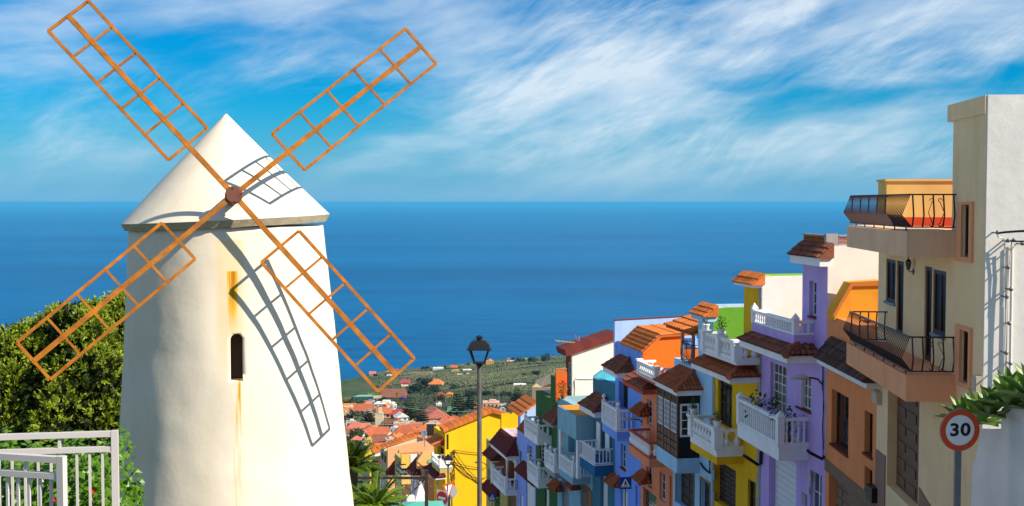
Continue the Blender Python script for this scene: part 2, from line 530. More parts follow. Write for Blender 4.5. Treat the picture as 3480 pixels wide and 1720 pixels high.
for (rr, dz) in ((1.722, .004), (1.66, -.115), (1.40, -.12)):
    for k in range(NA):
        a = 2*math.pi*k/NA; x = rr*math.cos(a)
        w = .012*mnoise.noise(Vector((math.cos(a)*7, math.sin(a)*7, dz*9))) if dz < 0 else 0
        mb.v.append((xo + x, rr*math.sin(a), eave_z(x)+dz+w-MB0))
for i in range(2):
    for k in range(NA): mb.f.append((i*NA+k, i*NA+(k+1) % NA, (i+1)*NA+(k+1) % NA, (i+1)*NA+k))
put('eave_rim', mb, rim, cap)
rust = M('rusted orange steel', (.43,.140,.009), rough=.7, var=.7, scale=4.5, bump=.3, spec=.3, fine=30)
rustd = M('dark rusted steel', (.17,.060,.035), rough=.75, var=.4, scale=9, bump=.4)
# sail plane: faces the camera, leaning back and a little to the right
HUBP = at(795, 663, 18.17)
cdir = (-HUBP).normalized()
e1 = Vector((0,0,1)).cross(cdir).normalized(); e2 = cdir.cross(e1)
SN = (cdir + e1*.079 + e2*.152).normalized()
def sp(x, y):                          # photo point (display units) on the sail plane
    d = ray(x*1.35093, y*1.35093)
    return d * (HUBP.dot(SN) / d.dot(SN))
SNl = Matrix.Rotation(-R(13.5), 3, 'Z') @ SN
SAILS = [((121,78),(424,403),(222,3),(521,323)), ((1020,72),(684,337),(1097,160),(766,428)),
         ((43,862),(407,561),(127,955),(491,652)), ((1042,902),(752,581),(950,985),(657,660))]
for a0, a1, b0, b1 in SAILS:
    A0, A1, B0, B1 = [ml(sp(*p)) for p in (a0, a1, b0, b1)]
    hub = ml(HUBP)
    tip, inn = (A0+B0)/2, (A1+B1)/2
    stock = put('sail', MB().beam(hub + (tip-hub)*.02, tip, .075, .05, SNl), rust, mill)
    for p, q in ((A0, A1), (B0, B1)):
        put('rail', MB().beam(p + SNl*.012, q + SNl*.012, .048, .035, SNl), rust, stock)
    for i in range(6):
        t = i/5
        put('crossbar', MB().beam(A0.lerp(A1, t) + SNl*.004, B0.lerp(B1, t) + SNl*.004, .044 if i in (0, 5) else .036, .032, SNl), rust, stock)
hub = ml(HUBP)
back = Vector((SNl.x, SNl.y, SNl.z))
q = SNl.to_track_quat('Z', 'Y')
def along(prof, n=28):
    t = MB().lathe(prof, n)
    t.v = [tuple(hub + q @ Vector(p)) for p in t.v]
    return t
hb = put('hub', along([(.135,-.06),(.135,.045),(.127,.055)]), rustd, mill)
for k in range(4):
    a = R(8+90*k)
    t = MB().lathe([(.013,.055),(.013,.068)], 8, (.108*math.cos(a), .108*math.sin(a), 0))
    t.v = [tuple(hub + q @ Vector(p)) for p in t.v]
    put('bolt', t, rustd, hb)
put('axle', along([(.10,-1.1),(.10,-.04)], 20), rustd, mill)
# ------------------------------------------------------------------ kit for the row houses
def tile_mesh(mat, key):               # one barrel tile, 1 m long along +Y (down the slope), 1 m pitch across
    vs, fs = [], []
    n = 5
    for (y, k, lift) in ((0, .80, .0), (1, 1.0, .10)):
        for rad in (.56, .46):
            for i in range(n+1):
                a = math.pi*i/n
                vs.append((math.cos(a)*rad*k, y, math.sin(a)*rad*k*.85 + lift))
    m = n+1
    for i in range(n):
        fs.append((i, i+1, 2*m+i+1, 2*m+i)); fs.append((m+i, 3*m+i, 3*m+i+1, m+i+1))
        fs.append((2*m+i, 2*m+i+1, 3*m+i+1, 3*m+i)); fs.append((i, m+i, m+i+1, i+1))
    for a, b, c, d in ((0, 2*m, 3*m, m), (n, m+n, 3*m+n, 2*m+n)): fs.append((a, b, c, d))
    return MB().add(vs, fs).mesh('roof_tile', mat)
TILES = {k: tile_mesh(k, k.name) for k in (tile_dark, tile_red, tile_orange, tile_black, maroon)}
def bal_mesh(mat, prof, n=8): return MB().lathe(prof, n).mesh('baluster', mat, smooth=True)
BELLY = [(.10,0),(.10,.05),(.06,.08),(.085,.16),(.115,.27),(.10,.38),(.06,.52),(.045,.68),(.055,.80),(.085,.86),(.06,.90),(.10,.94),(.10,1)]
SLIM = [(.075,0),(.075,.06),(.05,.09),(.07,.22),(.075,.36),(.06,.48),(.075,.50),(.06,.53),(.07,.66),(.065,.80),(.05,.90),(.075,.94),(.075,1)]
BOTTLE = [(.07,0),(.07,.08),(.055,.10),(.075,.55),(.05,.86),(.075,.90),(.075,1)]
BAL = {'belly': bal_mesh(trim, BELLY), 'slim': bal_mesh(trim, SLIM, 6), 'bottle': bal_mesh(trim, BOTTLE, 6),
       'bar': MB().box(-.018,.018,-.018,.018,0,1).mesh('baluster', trim)}
UNIT = {}
def unit_box(mat):
    if mat.name not in UNIT: UNIT[mat.name] = MB().box(-.5,.5,-.5,.5,-.5,.5).mesh('block', mat)
    return UNIT[mat.name]

class House:
    def __init__(self, A, B, label, drop=1.5, name='row_house', group='row houses down the right side of the street', cat='house', base=None):
        self.A = Vector((A[0], A[1])); self.B = Vector((B[0], B[1]))
        t = self.B - self.A; self.L = t.length; self.t = t/self.L
        self.n = Vector((-self.t.y, self.t.x))
        self.base = min(terr(*A), terr(*B)) - drop if base is None else base
        self.root = empty(name, (A[0], A[1], self.base), math.atan2(self.t.y, self.t.x), label, cat, group)
        self.blocks = []; self.holes = []
    def sz(self, uv, o=0.0):
        d = ray(*uv)
        d2 = Vector((d.x, d.y)); a = self.A + self.n*o
        k = a.dot(self.n) / d2.dot(self.n)
        p = d*k
        return (Vector((p.x, p.y)) - self.A).dot(self.t), p.z
    def oz(self, uv, s):               # on a cross plane at s: outward offset and height
        d = ray(*uv)
        d2 = Vector((d.x, d.y)); a = self.A + self.t*s
        k = a.dot(self.t) / d2.dot(self.t)
        p = d*k
        return (Vector((p.x, p.y)) - self.A).dot(self.n), p.z
    def part(self, name, mb, mat, parent=None, smooth=False):
        return link(name, mb.mesh(name, mat, smooth, dz=self.base), parent or self.root)
    def inst(self, name, mesh, loc, rot=(0,0,0), scale=(1,1,1), parent=None):
        return link(name, mesh, parent or self.root, (loc[0], loc[1], loc[2]-self.base), rot, scale)
    def block(self, s0, s1, ztop, fm, pm=None, D=9.0, zbot=None, o=0.0, roof=terrace, parapet=.25, back=None):
        self.blocks.append((s0, s1, ztop, fm, pm or fm, D, self.base if zbot is None else zbot, o, roof, parapet))
    def finish(self):
        for (s0, s1, zt, fm, pm, D, zb, o, roof, par) in self.blocks:
            hs = [h for h in self.holes if abs(h[4]-o) < .01 and s0 <= (h[0]+h[1])/2 <= s1 and zb-.5 <= (h[2]+h[3])/2 <= zt]
            T = .45
            a, b = s0+.004, s1
            S_ = sorted({a, b} | {min(max(x, a), b) for h in hs for x in h[:2]})
            Z_ = sorted({zb, zt} | {min(max(x, zb), zt) for h in hs for x in h[2:4]})
            mb = MB()
            solid = {}
            for i in range(len(S_)-1):
                for j in range(len(Z_)-1):
                    cs, cz = (S_[i]+S_[i+1])/2, (Z_[j]+Z_[j+1])/2
                    solid[i, j] = not any(h[0] < cs < h[1] and h[2] < cz < h[3] for h in hs)
            for (i, j), ok in solid.items():
                if not ok: continue
                x0, x1, q0, q1 = S_[i], S_[i+1], Z_[j], Z_[j+1]
                mb.add([(x0,o,q0),(x1,o,q0),(x1,o,q1),(x0,o,q1)], [(3,2,1,0)])
                for di, dj, vs in ((-1,0,[(x0,o,q0),(x0,o,q1),(x0,o-T,q1),(x0,o-T,q0)]), (1,0,[(x1,o,q0),(x1,o-T,q0),(x1,o-T,q1),(x1,o,q1)]),
                                   (0,-1,[(x0,o,q0),(x0,o-T,q0),(x1,o-T,q0),(x1,o,q0)]), (0,1,[(x0,o,q1),(x1,o,q1),(x1,o-T,q1),(x0,o-T,q1)])):
                    if not solid.get((i+di, j+dj), False): mb.add(vs, [(0,1,2,3)])
            me = bpy.data.meshes.new('facade')
            me.from_pydata([(p[0], p[1], p[2]-self.base) for p in mb.v], [], mb.f)
            bm = bmesh.new(); bm.from_mesh(me); bmesh.ops.remove_doubles(bm, verts=bm.verts, dist=.0005); bm.to_mesh(me); bm.free()
            me.materials.append(fm)
            link('facade', me, self.root)
            self.part('party_wall', MB().box(s0, s0+.22, o-D, o-.003, zb, zt-.004), pm)
            self.part('flat_roof', MB().box(s0+.1, s1, o-D, o-T-.003, zb, zt-par), roof)
            if par > .05:
                self.part('parapet', MB().box(s1-.2, s1-.003, o-D, o-T, zt-par-.2, zt-.006), fm)
        return self
    def hole(self, s0, s1, zb, zt, o=0.0): self.holes.append((s0, s1, zb, zt, o))
    # pixel rectangle -> metres: left (far) x, right (near) x, top y and bottom y both read at the near edge
    def rect(self, zm, xf, xn, yt, yb, o=0.0):
        s0, zt = self.sz(zm(xn, yt), o); _, zb = self.sz(zm(xn, yb), o)
        s1, _ = self.sz(zm(xf, (yt+yb)/2), o)
        return s0, s1, zb, zt
    def window(self, zm, xf, xn, yt, yb, cols=2, rows=3, fm=None, gm=None, o=0.0, r=.22, name='window', fw=.06, mw=.03, sill=None, cut=True, parent=None):
        s0, s1, zb, zt = self.rect(zm, xf, xn, yt, yb, o)
        return self.window_at(s0, s1, zb, zt, cols, rows, fm, gm, o, r, name, fw, mw, sill, cut, parent)
    def window_at(self, s0, s1, zb, zt, cols=2, rows=3, fm=None, gm=None, o=0.0, r=.22, name='window', fw=.06, mw=.03, sill=None, cut=True, parent=None):
        fm = fm or frame_white; gm = gm or glass
        r *= .5
        if cut: self.hole(s0, s1, zb, zt, o)
        y0, y1 = o-r-.05, o-r
        mb = MB()
        mb.box(s0, s0+fw, y0, y1, zb, zt).box(s1-fw, s1, y0, y1, zb, zt)
        mb.box(s0+fw, s1-fw, y0, y1, zb, zb+fw).box(s0+fw, s1-fw, y0, y1, zt-fw, zt)
        W, Hh = s1-s0-2*fw, zt-zb-2*fw
        for i in range(1, cols):
            x = s0+fw+W*i/cols
            mw2 = mw*1.8 if cols % 2 == 0 and i == cols//2 else mw
            mb.box(x-mw2/2, x+mw2/2, y0+.005, y1-.008, zb+fw, zt-fw)
        for j in range(1, rows):
            z = zb+fw+Hh*j/rows
            mb.box(s0+fw, s1-fw, y0+.008, y1-.012, z-mw/2, z+mw/2)
        w = self.part(name, mb, fm, parent)
        ub = unit_box(gm)
        for i in range(cols):
            for j in range(rows):
                cx, cz = s0+fw+W*(i+.5)/cols, zb+fw+Hh*(j+.5)/rows
                self.inst('pane', ub, (cx, y0+.016, cz), (rng.uniform(-.02,.02), 0, rng.uniform(-.03,.03)), (W/cols*.995, .008, Hh/rows*.995), w)
        if sill is not None:
            self.part('sill', MB().box(s0-.04, s1+.04, o-r, o+.05, zb-.06, zb+.004), sill, w)
        return w
    def door(self, zm, xf, xn, yt, yb, mat=None, r=.25, o=0.0, cols=2, rows=6, surround=None, name='door', inset=.05, fr=.06):
        s0, s1, zb, zt = self.rect(zm, xf, xn, yt, yb, o)
        zb = max(zb, self.base+.4); r *= .5
        self.hole(s0, s1, zb, zt, o)
        mat = mat or wood
        d = self.part(name, MB().box(s0, s1, o-r-.06, o-r-.03, zb, zt), mat)
        W, Hh = (s1-s0)/cols, (zt-zb)/rows
        ub = unit_box(mat)
        for i in range(cols):
            for j in range(rows):
                self.inst('panel', ub, (s0+W*(i+.5), o-r-.02, zb+Hh*(j+.5)), (0,0,0), (W-2*inset, .03, Hh-2*inset), d)
        if surround is not None:
            w = .10
            self.part('surround', MB().box(s0-w, s0-.003, o-.1, o+.03, zb, zt+w).box(s1+.003, s1+w, o-.1, o+.03, zb, zt+w).box(s0-.003, s1+.003, o-.1, o+.028, zt+.003, zt+w), surround, d)
        return d
    def garage(self, zm, xf, xn, yt, yb, mat=None, r=.25, o=0.0, slats=12, vertical=False):
        s0, s1, zb, zt = self.rect(zm, xf, xn, yt, yb, o)
        zb = max(min(zb, zt-1.5), self.base+.4); r *= .5
        self.hole(s0, s1, zb, zt, o)
        d = self.part('garage_door', MB().box(s0, s1, o-r-.08, o-r-.04, zb, zt), mat or frame_white)
        ub = unit_box(mat or frame_white)
        for j in range(slats):
            h = (zt-zb)/slats
            self.inst('slat', ub, ((s0+s1)/2, o-r-.03, zb+h*(j+.5)), (0,0,0), (s1-s0-.01, .025, h-.025), d)
        return d
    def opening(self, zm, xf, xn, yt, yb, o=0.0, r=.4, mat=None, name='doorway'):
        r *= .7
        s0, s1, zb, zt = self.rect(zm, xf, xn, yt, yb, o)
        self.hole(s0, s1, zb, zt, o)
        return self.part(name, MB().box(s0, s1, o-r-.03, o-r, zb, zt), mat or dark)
    def eave(self, zm, p, xn, xf, yb, yt, rise=.45, tile=None, fascia=None, pitch=.175, hip=True, o0=0.0, rows=3, over=.08, hipfar=False, cap=True):
        tile = tile or tile_dark; fascia = fascia or trim
        sn, zb = self.sz(zm(xn, yb), p); _, zt = self.sz(zm(xn, yt), p)
        sf, _ = self.sz(zm(xf, yb), p)
        w = p - o0
        root = self.part('eave', MB().box(sn, sf, o0+.004, p, zb, zt), fascia)
        hp = min(w, (sf-sn)*.45) if hip else 0.0
        q = p + over; a, b = sn-over, sf+(over if hipfar else 0)
        hf = hp if hipfar else 0
        mb = MB()
        vs = [(a,o0,zt+.004),(b,o0,zt+.004),(b,q,zt+.004),(a,q,zt+.004),(a+hp,o0,zt+rise),(b-hf,o0,zt+rise)]
        mb.add(vs, [(0,1,2,3),(3,2,5,4),(0,3,4),(1,5,2),(0,4,5,1)])
        self.part('roof_deck', mb, tile, root)
        me = TILES[tile]
        dep = q-o0
        ang = math.atan2(rise, dep); ln = math.hypot(rise, dep)
        n = max(2, round((b-a)/pitch)); dx = (b-a)/n
        for i in range(n):
            x = a + dx*(i+.5)
            k = 1.0
            if hp > 0 and x < a+hp: k = min(k, (x-a)/hp)
            if hf > 0 and x > b-hf: k = min(k, (b-x)/hf)
            lc = ln*k
            if lc < .12: continue
            m = max(1, round(rows*k))
            for j in range(m):                 # j = 0 at the eave edge
                l = lc/m
                d1 = lc-(j+1)*l + (ln-lc)      # distance from the ridge line along the slope
                yy = o0 + d1*math.cos(ang); z = zt + rise - d1*math.sin(ang) + .01
                self.inst('roof_tile', me, (x+rng.uniform(-.012,.012), yy, z), (-ang+rng.uniform(-.02,.02), 0, rng.uniform(-.03,.03)), (dx*.98, l*1.06, dx*.95), root)
        for (side, hh, xs) in ((1, hp, a), (-1, hf, b)):
            if hh <= 0: continue
            ang2 = math.atan2(rise, hh); ln2 = math.hypot(rise, hh)
            n2 = max(2, round(dep/pitch)); dy = dep/n2
            for i in range(n2):
                y = o0 + dy*(i+.5)
                k = 1-(y-o0)/dep
                lc = ln2*k
                if lc < .12: continue
                m = max(1, round(rows*k))
                for j in range(m):
                    l = lc/m
                    d1 = ln2-lc+(lc-(j+1)*l)
                    x = xs + side*(hh - d1*math.cos(ang2)); z = zt + rise - d1*math.sin(ang2) + .01
                    self.inst('roof_tile', me, (x, y, z), (-ang2, 0, side*math.pi/2+rng.uniform(-.03,.03)), (dy*.98, l*1.06, dy*.95), root)
            if cap:                            # hip line
                P0 = Vector((xs, q, zt+.03)); P1 = Vector((xs+side*hh, o0, zt+rise+.05))
                m = 3
                for j in range(m):
                    self.part('hip_tile', MB().tube([P0.lerp(P1, j/m), P0.lerp(P1, (j+1.08)/m)], .12, 8, .09), tile, root)
        return root
    def balcony(self, zm, p, xn, xf, yrail, ytop, ybot, style='slim', slab=None, under=None, under_y=None, post='pyramid', pitch=.17, o0=0.0, rail_h=.09, posts=True, mid=0,
                near_side=True, far_side=True, pw=.18, near_end=None, rail_mat=None, base_h=.06, floor=True, plinth=True, name='balcony'):
        slab = slab or trim; rm = rail_mat or trim
        sn, zt = self.sz(zm(xn, ytop), p); _, zb = self.sz(zm(xn, ybot), p); _, zr = self.sz(zm(xn, yrail), p)
        sf, _ = self.sz(zm(xf, ytop), p)
        return self.balcony_at(p, sn, sf, zr, zt, zb, style, slab, rm, under, None if under_y is None else self.sz(zm(xn, under_y), p)[1], post, pitch, o0, rail_h, posts, mid, near_side, far_side, pw, base_h, plinth, name)
    def balcony_at(self, p, sn, sf, zr, zt, zb, style, slab, rm, under=None, zu=None, post='pyramid', pitch=.17, o0=0.0, rail_h=.09, posts=True, mid=0, near_side=True, far_side=True, pw=.18, base_h=.06, plinth=True, name='balcony'):
        root = self.part(name, MB().box(sn, sf, o0-.01 if o0 else .004, p, zb, zt), slab)
        if under is not None:
            self.part('slab_band', MB().box(sn+.015, sf-.015, o0+.004, p-.015, zu, zb-.003), under, root)
        rail = MB().box(sn, sf, p-.14, p+.01, zr-rail_h, zr)
        if near_side: rail.box(sn, sn+.14, o0+.004, p-.143, zr-rail_h, zr-.002)
        if far_side: rail.box(sf-.14, sf, o0+.004, p-.143, zr-rail_h, zr-.002)
        self.part('handrail', rail, rm, root)
        if plinth:
            mb = MB().box(sn-.03, sf+.03, o0+.004, p+.035, zt-.07, zt-.02)
            self.part('ledge', mb, rm, root)
        zb2 = zt+.004
        if base_h > 0:
            mb = MB().box(sn, sf, p-.14, p-.004, zb2, zb2+base_h)
            if near_side: mb.box(sn+.003, sn+.14, o0+.004, p-.143, zb2, zb2+base_h)
            if far_side: mb.box(sf-.14, sf-.003, o0+.004, p-.143, zb2, zb2+base_h)
            self.part('base_rail', mb, rm, root)
        z0 = zb2+base_h; h = zr-rail_h-z0
        me = BAL[style]
        sc = (.64 if style == 'slim' else .80 if style == 'bottle' else .92)*min(1.15, pitch/.17) if style != 'bar' else 1
        stops = [sn+pw*.6, sf-pw*.6]
        mids = [sn+(sf-sn)*(i+1)/(mid+1) for i in range(mid)]
        n = max(2, int((stops[1]-stops[0])/(pitch*(1.22 if style != 'bar' else 1))))
        for i in range(n):
            x = stops[0]+(stops[1]-stops[0])*(i+.5)/n
            if any(abs(x-q) < pw*.55 for q in mids): continue
            self.inst('baluster', me, (x, p-.07, z0), (0,0,rng.uniform(0,1) if style not in ('bar',) else 0), (sc, sc, h), root)
        m = max(1, int((p-o0-.2)/max(pitch*1.25, .16)))
        for ok, x in ((near_side, sn+.07), (far_side, sf-.07)):
            if ok:
                for i in range(m):
                    y = o0+.04+(p-o0-.22)*(i+.5)/m
                    self.inst('baluster', me, (x, y, z0), (0,0,0), (sc*1.1, sc*1.1, h), root)
        if posts:
            for x in [sn+pw/2-.02, sf-pw/2+.02] + mids:
                po = self.part('post', MB().box(x-pw/2, x+pw/2, p-.07-pw/2, p-.07+pw/2, zt+.002, zr+.05), rm, root)
                c = (x, p-.07, zr+.05)
                if post == 'pyramid':
                    e = pw/2+.03
                    self.part('post_cap', MB().add([(c[0]-e,c[1]-e,c[2]),(c[0]+e,c[1]-e,c[2]),(c[0]+e,c[1]+e,c[2]),(c[0]-e,c[1]+e,c[2]),(c[0],c[1],c[2]+.2)], [(0,1,2,3),(0,1,4),(1,2,4),(2,3,4),(3,0,4)]), rm, po)
                elif post == 'ball':
                    self.part('post_cap', MB().lathe([(pw*.6,0),(pw*.6,.04),(.04,.07),(.04,.11),(.09,.16),(.115,.22),(.09,.29),(.02,.34),(.005,.36)], 10, c), rm, po, smooth=True)
                elif post == 'block':
                    e = pw/2+.05
                    self.part('post_cap', MB().box(c[0]-e, c[0]+e, c[1]-e, c[1]+e, c[2]-.06, c[2]+.03).box(c[0]-e+.03, c[0]+e-.03, c[1]-e+.03, c[1]+e-.03, c[2]-.1, c[2]-.06), rm, po)
        root['z'] = 0
        del root['z']
        self.last = (sn, sf, zr, zt, zb, p)
        return root
    def slope_roof(self, name, pts, mat, th=.12, parent=None):      # roof sheet through 4 points (s, o, z)
        a = [Vector(p) for p in pts]
        nrm = (a[1]-a[0]).cross(a[3]-a[0]).normalized()
        if nrm.z < 0: nrm = -nrm
        mb = MB().add(a + [p - nrm*th for p in a], [(0,1,2,3),(4,5,6,7),(0,1,5,4),(1,2,6,5),(2,3,7,6),(3,0,4,7)])
        return self.part(name, mb, mat, parent)
    def tile_slope(self, P, U, V, nu, nv, tile, parent=None, name='roof_tile'):
        """tiles over the parallelogram P + a*U + b*V; V runs down the slope"""
        P, U, V = Vector(P), Vector(U), Vector(V)
        y = V.normalized(); x = U - y*U.dot(y); x.normalize(); z = x.cross(y)
        if z.z < 0: x = -x; z = x.cross(y)
        rot = Matrix((x, y, z)).transposed().to_euler()
        me = TILES[tile]
        w, l = U.length/nu, V.length/nv
        for i in range(nu):
            for j in range(nv):
                q = P + U*((i+.5)/nu) + V*(j/nv) + z*.01
                self.inst(name, me, q, rot, (w*.98, l*1.06, w*.8), parent)

def chain(P, u, slope):                # next facade corner: from P along dx/dy = slope to photo column u
    d = ray(u, 1250)
    y = (P[0] - slope*P[1]) / (d.x/d.y - slope)
    return (P[0] + slope*(y-P[1]), y)
def lantern(name, loc, label, mat=black, s=1.0):
    r = empty(name, loc, 0, label, 'lantern')
    put('wall_bracket', MB().tube([(0,0,.02),(-.12*s,0,.0),(-.16*s,0,.06*s)], .015*s).box(-.02*s,.0,-.04*s,.04*s,-.08*s,.1*s), mat, r)
    c = -.16*s
    put('cap', MB().lathe([(.10*s,.30*s),(.07*s,.36*s),(.02*s,.42*s),(.012*s,.47*s)], 6, (c,0,0)), mat, r)
    cage = MB().lathe([(.04*s,.06*s),(.05*s,.09*s)], 6, (c,0,0))
    for k in range(6):
        a = math.pi*k/3
        cage.beam((c+.05*s*math.cos(a), .05*s*math.sin(a), .09*s), (c+.088*s*math.cos(a), .088*s*math.sin(a), .30*s), .012*s, .012*s)
    put('cage', cage, mat, r)
    put('glass', MB().lathe([(.045*s,.095*s),(.08*s,.29*s)], 6, (c,0,0)), glass_blue, r)
    return r
# ------------------------------------------------------------------ the row of houses, nearest first
P0 = (at(3338, 1250, 22.5).x, 22.5)
C1 = chain(P0, 2981, .07); C2 = chain(C1, 2809, .0); C3 = chain(C2, 2588, -.135); C4 = chain(C3, 2423, -.185)
C5 = chain(C4, 2290, -.185); C6 = chain(C5, 2181, -.185); C7 = chain(C6, 2091, -.20); C8 = chain(C7, 2015, -.26)
C9 = chain(C8, 1895, -.26); C10 = chain(C9, 1821, -.26); C11 = chain(C10, 1758, -.26); C12 = chain(C11, 1652, -.26)

def cross(H, name, s, th, zm, pts, mat, parent=None):
    return H.part(name, MB().prism([H.oz(zm(*p), s) for p in pts], 'x', s, s+th), mat, parent)
def iron_rail(H, p, sn, sf, z0, z1, o0=0.0, bulge=.17, pitch=.135, scroll=True, mat=iron):
    root = H.part('railing', MB().box(sn, sf, p-.02, p+.02, z1-.03, z1).box(sn, sf, p-.015, p+.015, z0, z0+.025)
                  .box(sn-.02, sn+.02, o0+.004, p-.022, z1-.032, z1-.002).box(sn-.015, sn+.015, o0+.004, p-.02, z0, z0+.025)
                  .box(sf-.02, sf+.02, o0+.004, p-.022, z1-.032, z1-.002).box(sf-.015, sf+.015, o0+.004, p-.02, z0, z0+.025), mat)
    h = z1-z0
    zk = z0+h*.36
    mb = MB().tube([(0,-.04,.012),(0,bulge,h*.38),(0,0,h-.015)], .0135, 4)
    front = mb.mesh('bar', mat)
    side = MB().tube([(0,0,.012),(-bulge*.6,0,h*.36),(0,0,h-.015)], .017, 4).mesh('bar', mat)
    n = int((sf-sn)/pitch)
    for i in range(n+1):
        H.inst('bar', front, (sn+(sf-sn)*i/n, p, z0), parent=root)
    m = max(3, int((p-o0)/.17))
    for i in range(m):
        H.inst('bar', side, (sn, o0+.05+(p-o0-.1)*i/(m-1), z0), parent=root)
        H.inst('bar', side, (sf, o0+.05+(p-o0-.1)*i/(m-1), z0), (0,0,math.pi), parent=root)
    for i in range(6):
        x = sn+(sf-sn)*(i+.3)/6
        H.part('foot', MB().box(x-.012, x+.012, p-.012, p+.012, z0-.1, z0+.01), mat, root)
    if scroll:                                  # curled ornament on the near side
        cy, cz = o0+(p-o0)*.45, z0+h*.45
        for sy in (-1, 1):
            for szz in (-1, 1):
                pts = []
                for k in range(15):
                    a = k/14*4.6
                    r = .055*(1-k/18)
                    pts.append((sn-.03-.05*(1 if szz < 0 else .3), cy+sy*(.13-.055+r*math.cos(a)), cz+szz*(.30-.055+r*math.sin(a))))
                pts = [(sn-.08, cy+sy*.16, cz)] + pts[::-1]
                H.part('scroll', MB().tube(pts, .008, 4), mat, root)
    return root

glass_brown = G('brown tinted glass', (.022,.012,.009), .45)
glass_brown.node_tree.nodes['Principled BSDF'].inputs['Specular IOR Level'].default_value = .12
# 1 beige house with iron balconies
beige = S('beige plaster', (.93,.65,.36), bump=.35, dist=.015)
beige_dark = S('brown beige plaster', (.80,.51,.31), bump=.3)
salm = S('salmon brown plaster', (.84,.38,.19), bump=.3)
white_rough = S('rough white render', (.87,.80,.74), bump=.4, scale=.9, dist=.05, streak=.10, fine=3.5)
yel_lit = S('ochre yellow plaster', (.74,.50,.16))
redband = S('red band paint', (.52,.07,.025))
H = House(P0, C1, 'tall beige house with white end wall and two bulging iron balconies, nearest of the row')
st, _ = H.sz(z5(778, 400)); ztow = H.sz(z5(957, 50))[1]
sn, zf1 = H.sz(z5(513, 825), 1.0)
H.block(0, st, ztow, beige, white_rough, 11, parapet=.3)
H.block(st, H.L, zf1, beige, beige, 9, parapet=0.0, roof=M('salmon terrace tiles', (.60,.15,.08), var=.1))
sfa, _ = H.sz(z5(755, 140)); zfa = H.sz(z5(778, 190))[1]
H.part('cornice', MB().box(.003, sfa, -.44, .03, zfa, ztow+.02), beige)
H.part('corner_cladding', MB().box(-.012, .0, -11, -.02, H.base, ztow+.025), white_rough)
sw = H.L-.9
o_l, _ = H.oz(z5(395, 600), sw); ztw = H.oz(z5(778, 537), sw)[1]
tw = H.part('terrace_wall', MB().box(sw, H.L-.01, -8, o_l, zf1, ztw), yel_lit)
H.part('coping', MB().box(sw-.04, H.L+.02, -8, o_l+.04, ztw+.003, ztw+.06), yel_lit, tw)
H.part('skirting', MB().box(sw-.012, sw-.003, -8, o_l-.01, zf1+.01, zf1+.22), redband, tw)
for (zm, a, b, c, d, oa, ob, oc, od) in ((z5, 810, 902, 655, 1008, 838, 885, 672, 978), (z6, 800, 893, 250, 612, 828, 880, 270, 578)):
    s0, s1, zb, zt = H.rect(zm, a, b, c, d)
    q0, q1, qb, qt = H.rect(zm, oa, ob, oc, od)
    w = H.window_at(q0, q1, qb, qt, 1, 1, frame_brown, glass_brown, r=.08, fw=.06)
    H.part('window_surround', MB().box(s0, q0-.003, -.02, .05, zb, zt).box(q1+.003, s1, -.02, .05, zb, zt).box(q0-.003, q1+.003, -.02, .049, zb, qb-.003).box(q0-.003, q1+.003, -.02, .049, qt+.003, zt), salm, w)
for (xf, xm, xn, yt, yw, yd, left) in ((392, 450, 495, 1000, 1245, 1430, True), (612, 660, 740, 1058, 1440, 1590, False)):
    sill_m = M('blue grey sill', (.22,.27,.32))
    if left:
        H.window(z5, xf, xm-1, yt-8, yw, 2, 1, frame_brown, glass_brown, r=.05, sill=sill_m, fw=.09)
        H.window(z5, xm+1, xn, yt, yd, 1, 1, frame_brown, glass_brown, r=.07, name='balcony_door', fw=.10)
    else:
        H.window(z5, xm+1, xn, yt, yw, 2, 1, frame_brown, glass_brown, r=.05, sill=sill_m, fw=.09)
        H.window(z5, xf, xm-1, yt-25, yd, 1, 1, frame_brown, glass_brown, r=.07, name='balcony_door', fw=.10)
for (zm, xn, xf, ytop, ybot, yrail, mat) in ((z5, 513, 168, 825, 975, 608, beige_dark), (z6, 510, 163, 520, 672, 300, salm)):
    sn, zt = H.sz(zm(xn, ytop), 1.0); zb = H.sz(zm(xn, ybot), 1.0)[1]; zr = H.sz(zm(xn+15, yrail), 1.0)[1]; sf = H.sz(zm(xf, ytop-60), 1.0)[0]
    H.part('balcony_slab', MB().box(sn, sf, .004, 1.0, zb, zt-.004).box(sn+.02, sf-.02, .006, .9, zt-.004, zt+.02), mat)
    iron_rail(H, .93, sn+.06, sf-.06, zt+.07, zr, pitch=.125 if zm is z5 else .125, mat=M('red brown iron', (.050,.010,.008), rough=.6, var=.2, bump=.05, spec=.45) if zm is z5 else iron)
    if zm is z6: beige_floor = (sn, sf, zt)
H.door(z6, 398, 585, 665, 1330, wood, r=.42, cols=3, rows=6, inset=.11)
s0, z0_ = H.sz(z6(800, 1330)); s1, z1_ = H.sz(z6(588, 1165))
H.part('plinth', MB().prism([(0.006, H.base), (s1, H.base), (s1, z1_), (0.006, z1_-.9)], 'y', .003, .03), S('pinkish brown plinth', (.32,.18,.13)))
s0, z0_ = H.sz(z6(392, 985)); s1, z1_ = H.sz(z6(338, 945))
H.part('plinth', MB().prism([(s0, H.base), (s1, H.base), (s1, z1_), (s0, z0_)], 'y', .003, .03), S('pinkish brown plinth', (.32,.18,.13)))
for (a, b, c, d) in ((325, 355, 618, 690), (905, 931, 527, 617)):
    s0, s1, zb, zt = H.rect(z6, a, b, c, d, .06)
    bx = H.part('meter_box', MB().box(s0, s1, .004, .12, zb, zt).box(s0+.02, s1-.02, .12, .135, zb+.04, zt-.03), cream_box)
H.finish(); HB = H
p = H.root.matrix_basis @ Vector((H.sz(z5(553, 1045))[0], 0.0, 0)); zl = H.sz(z5(553, 1060))[1]
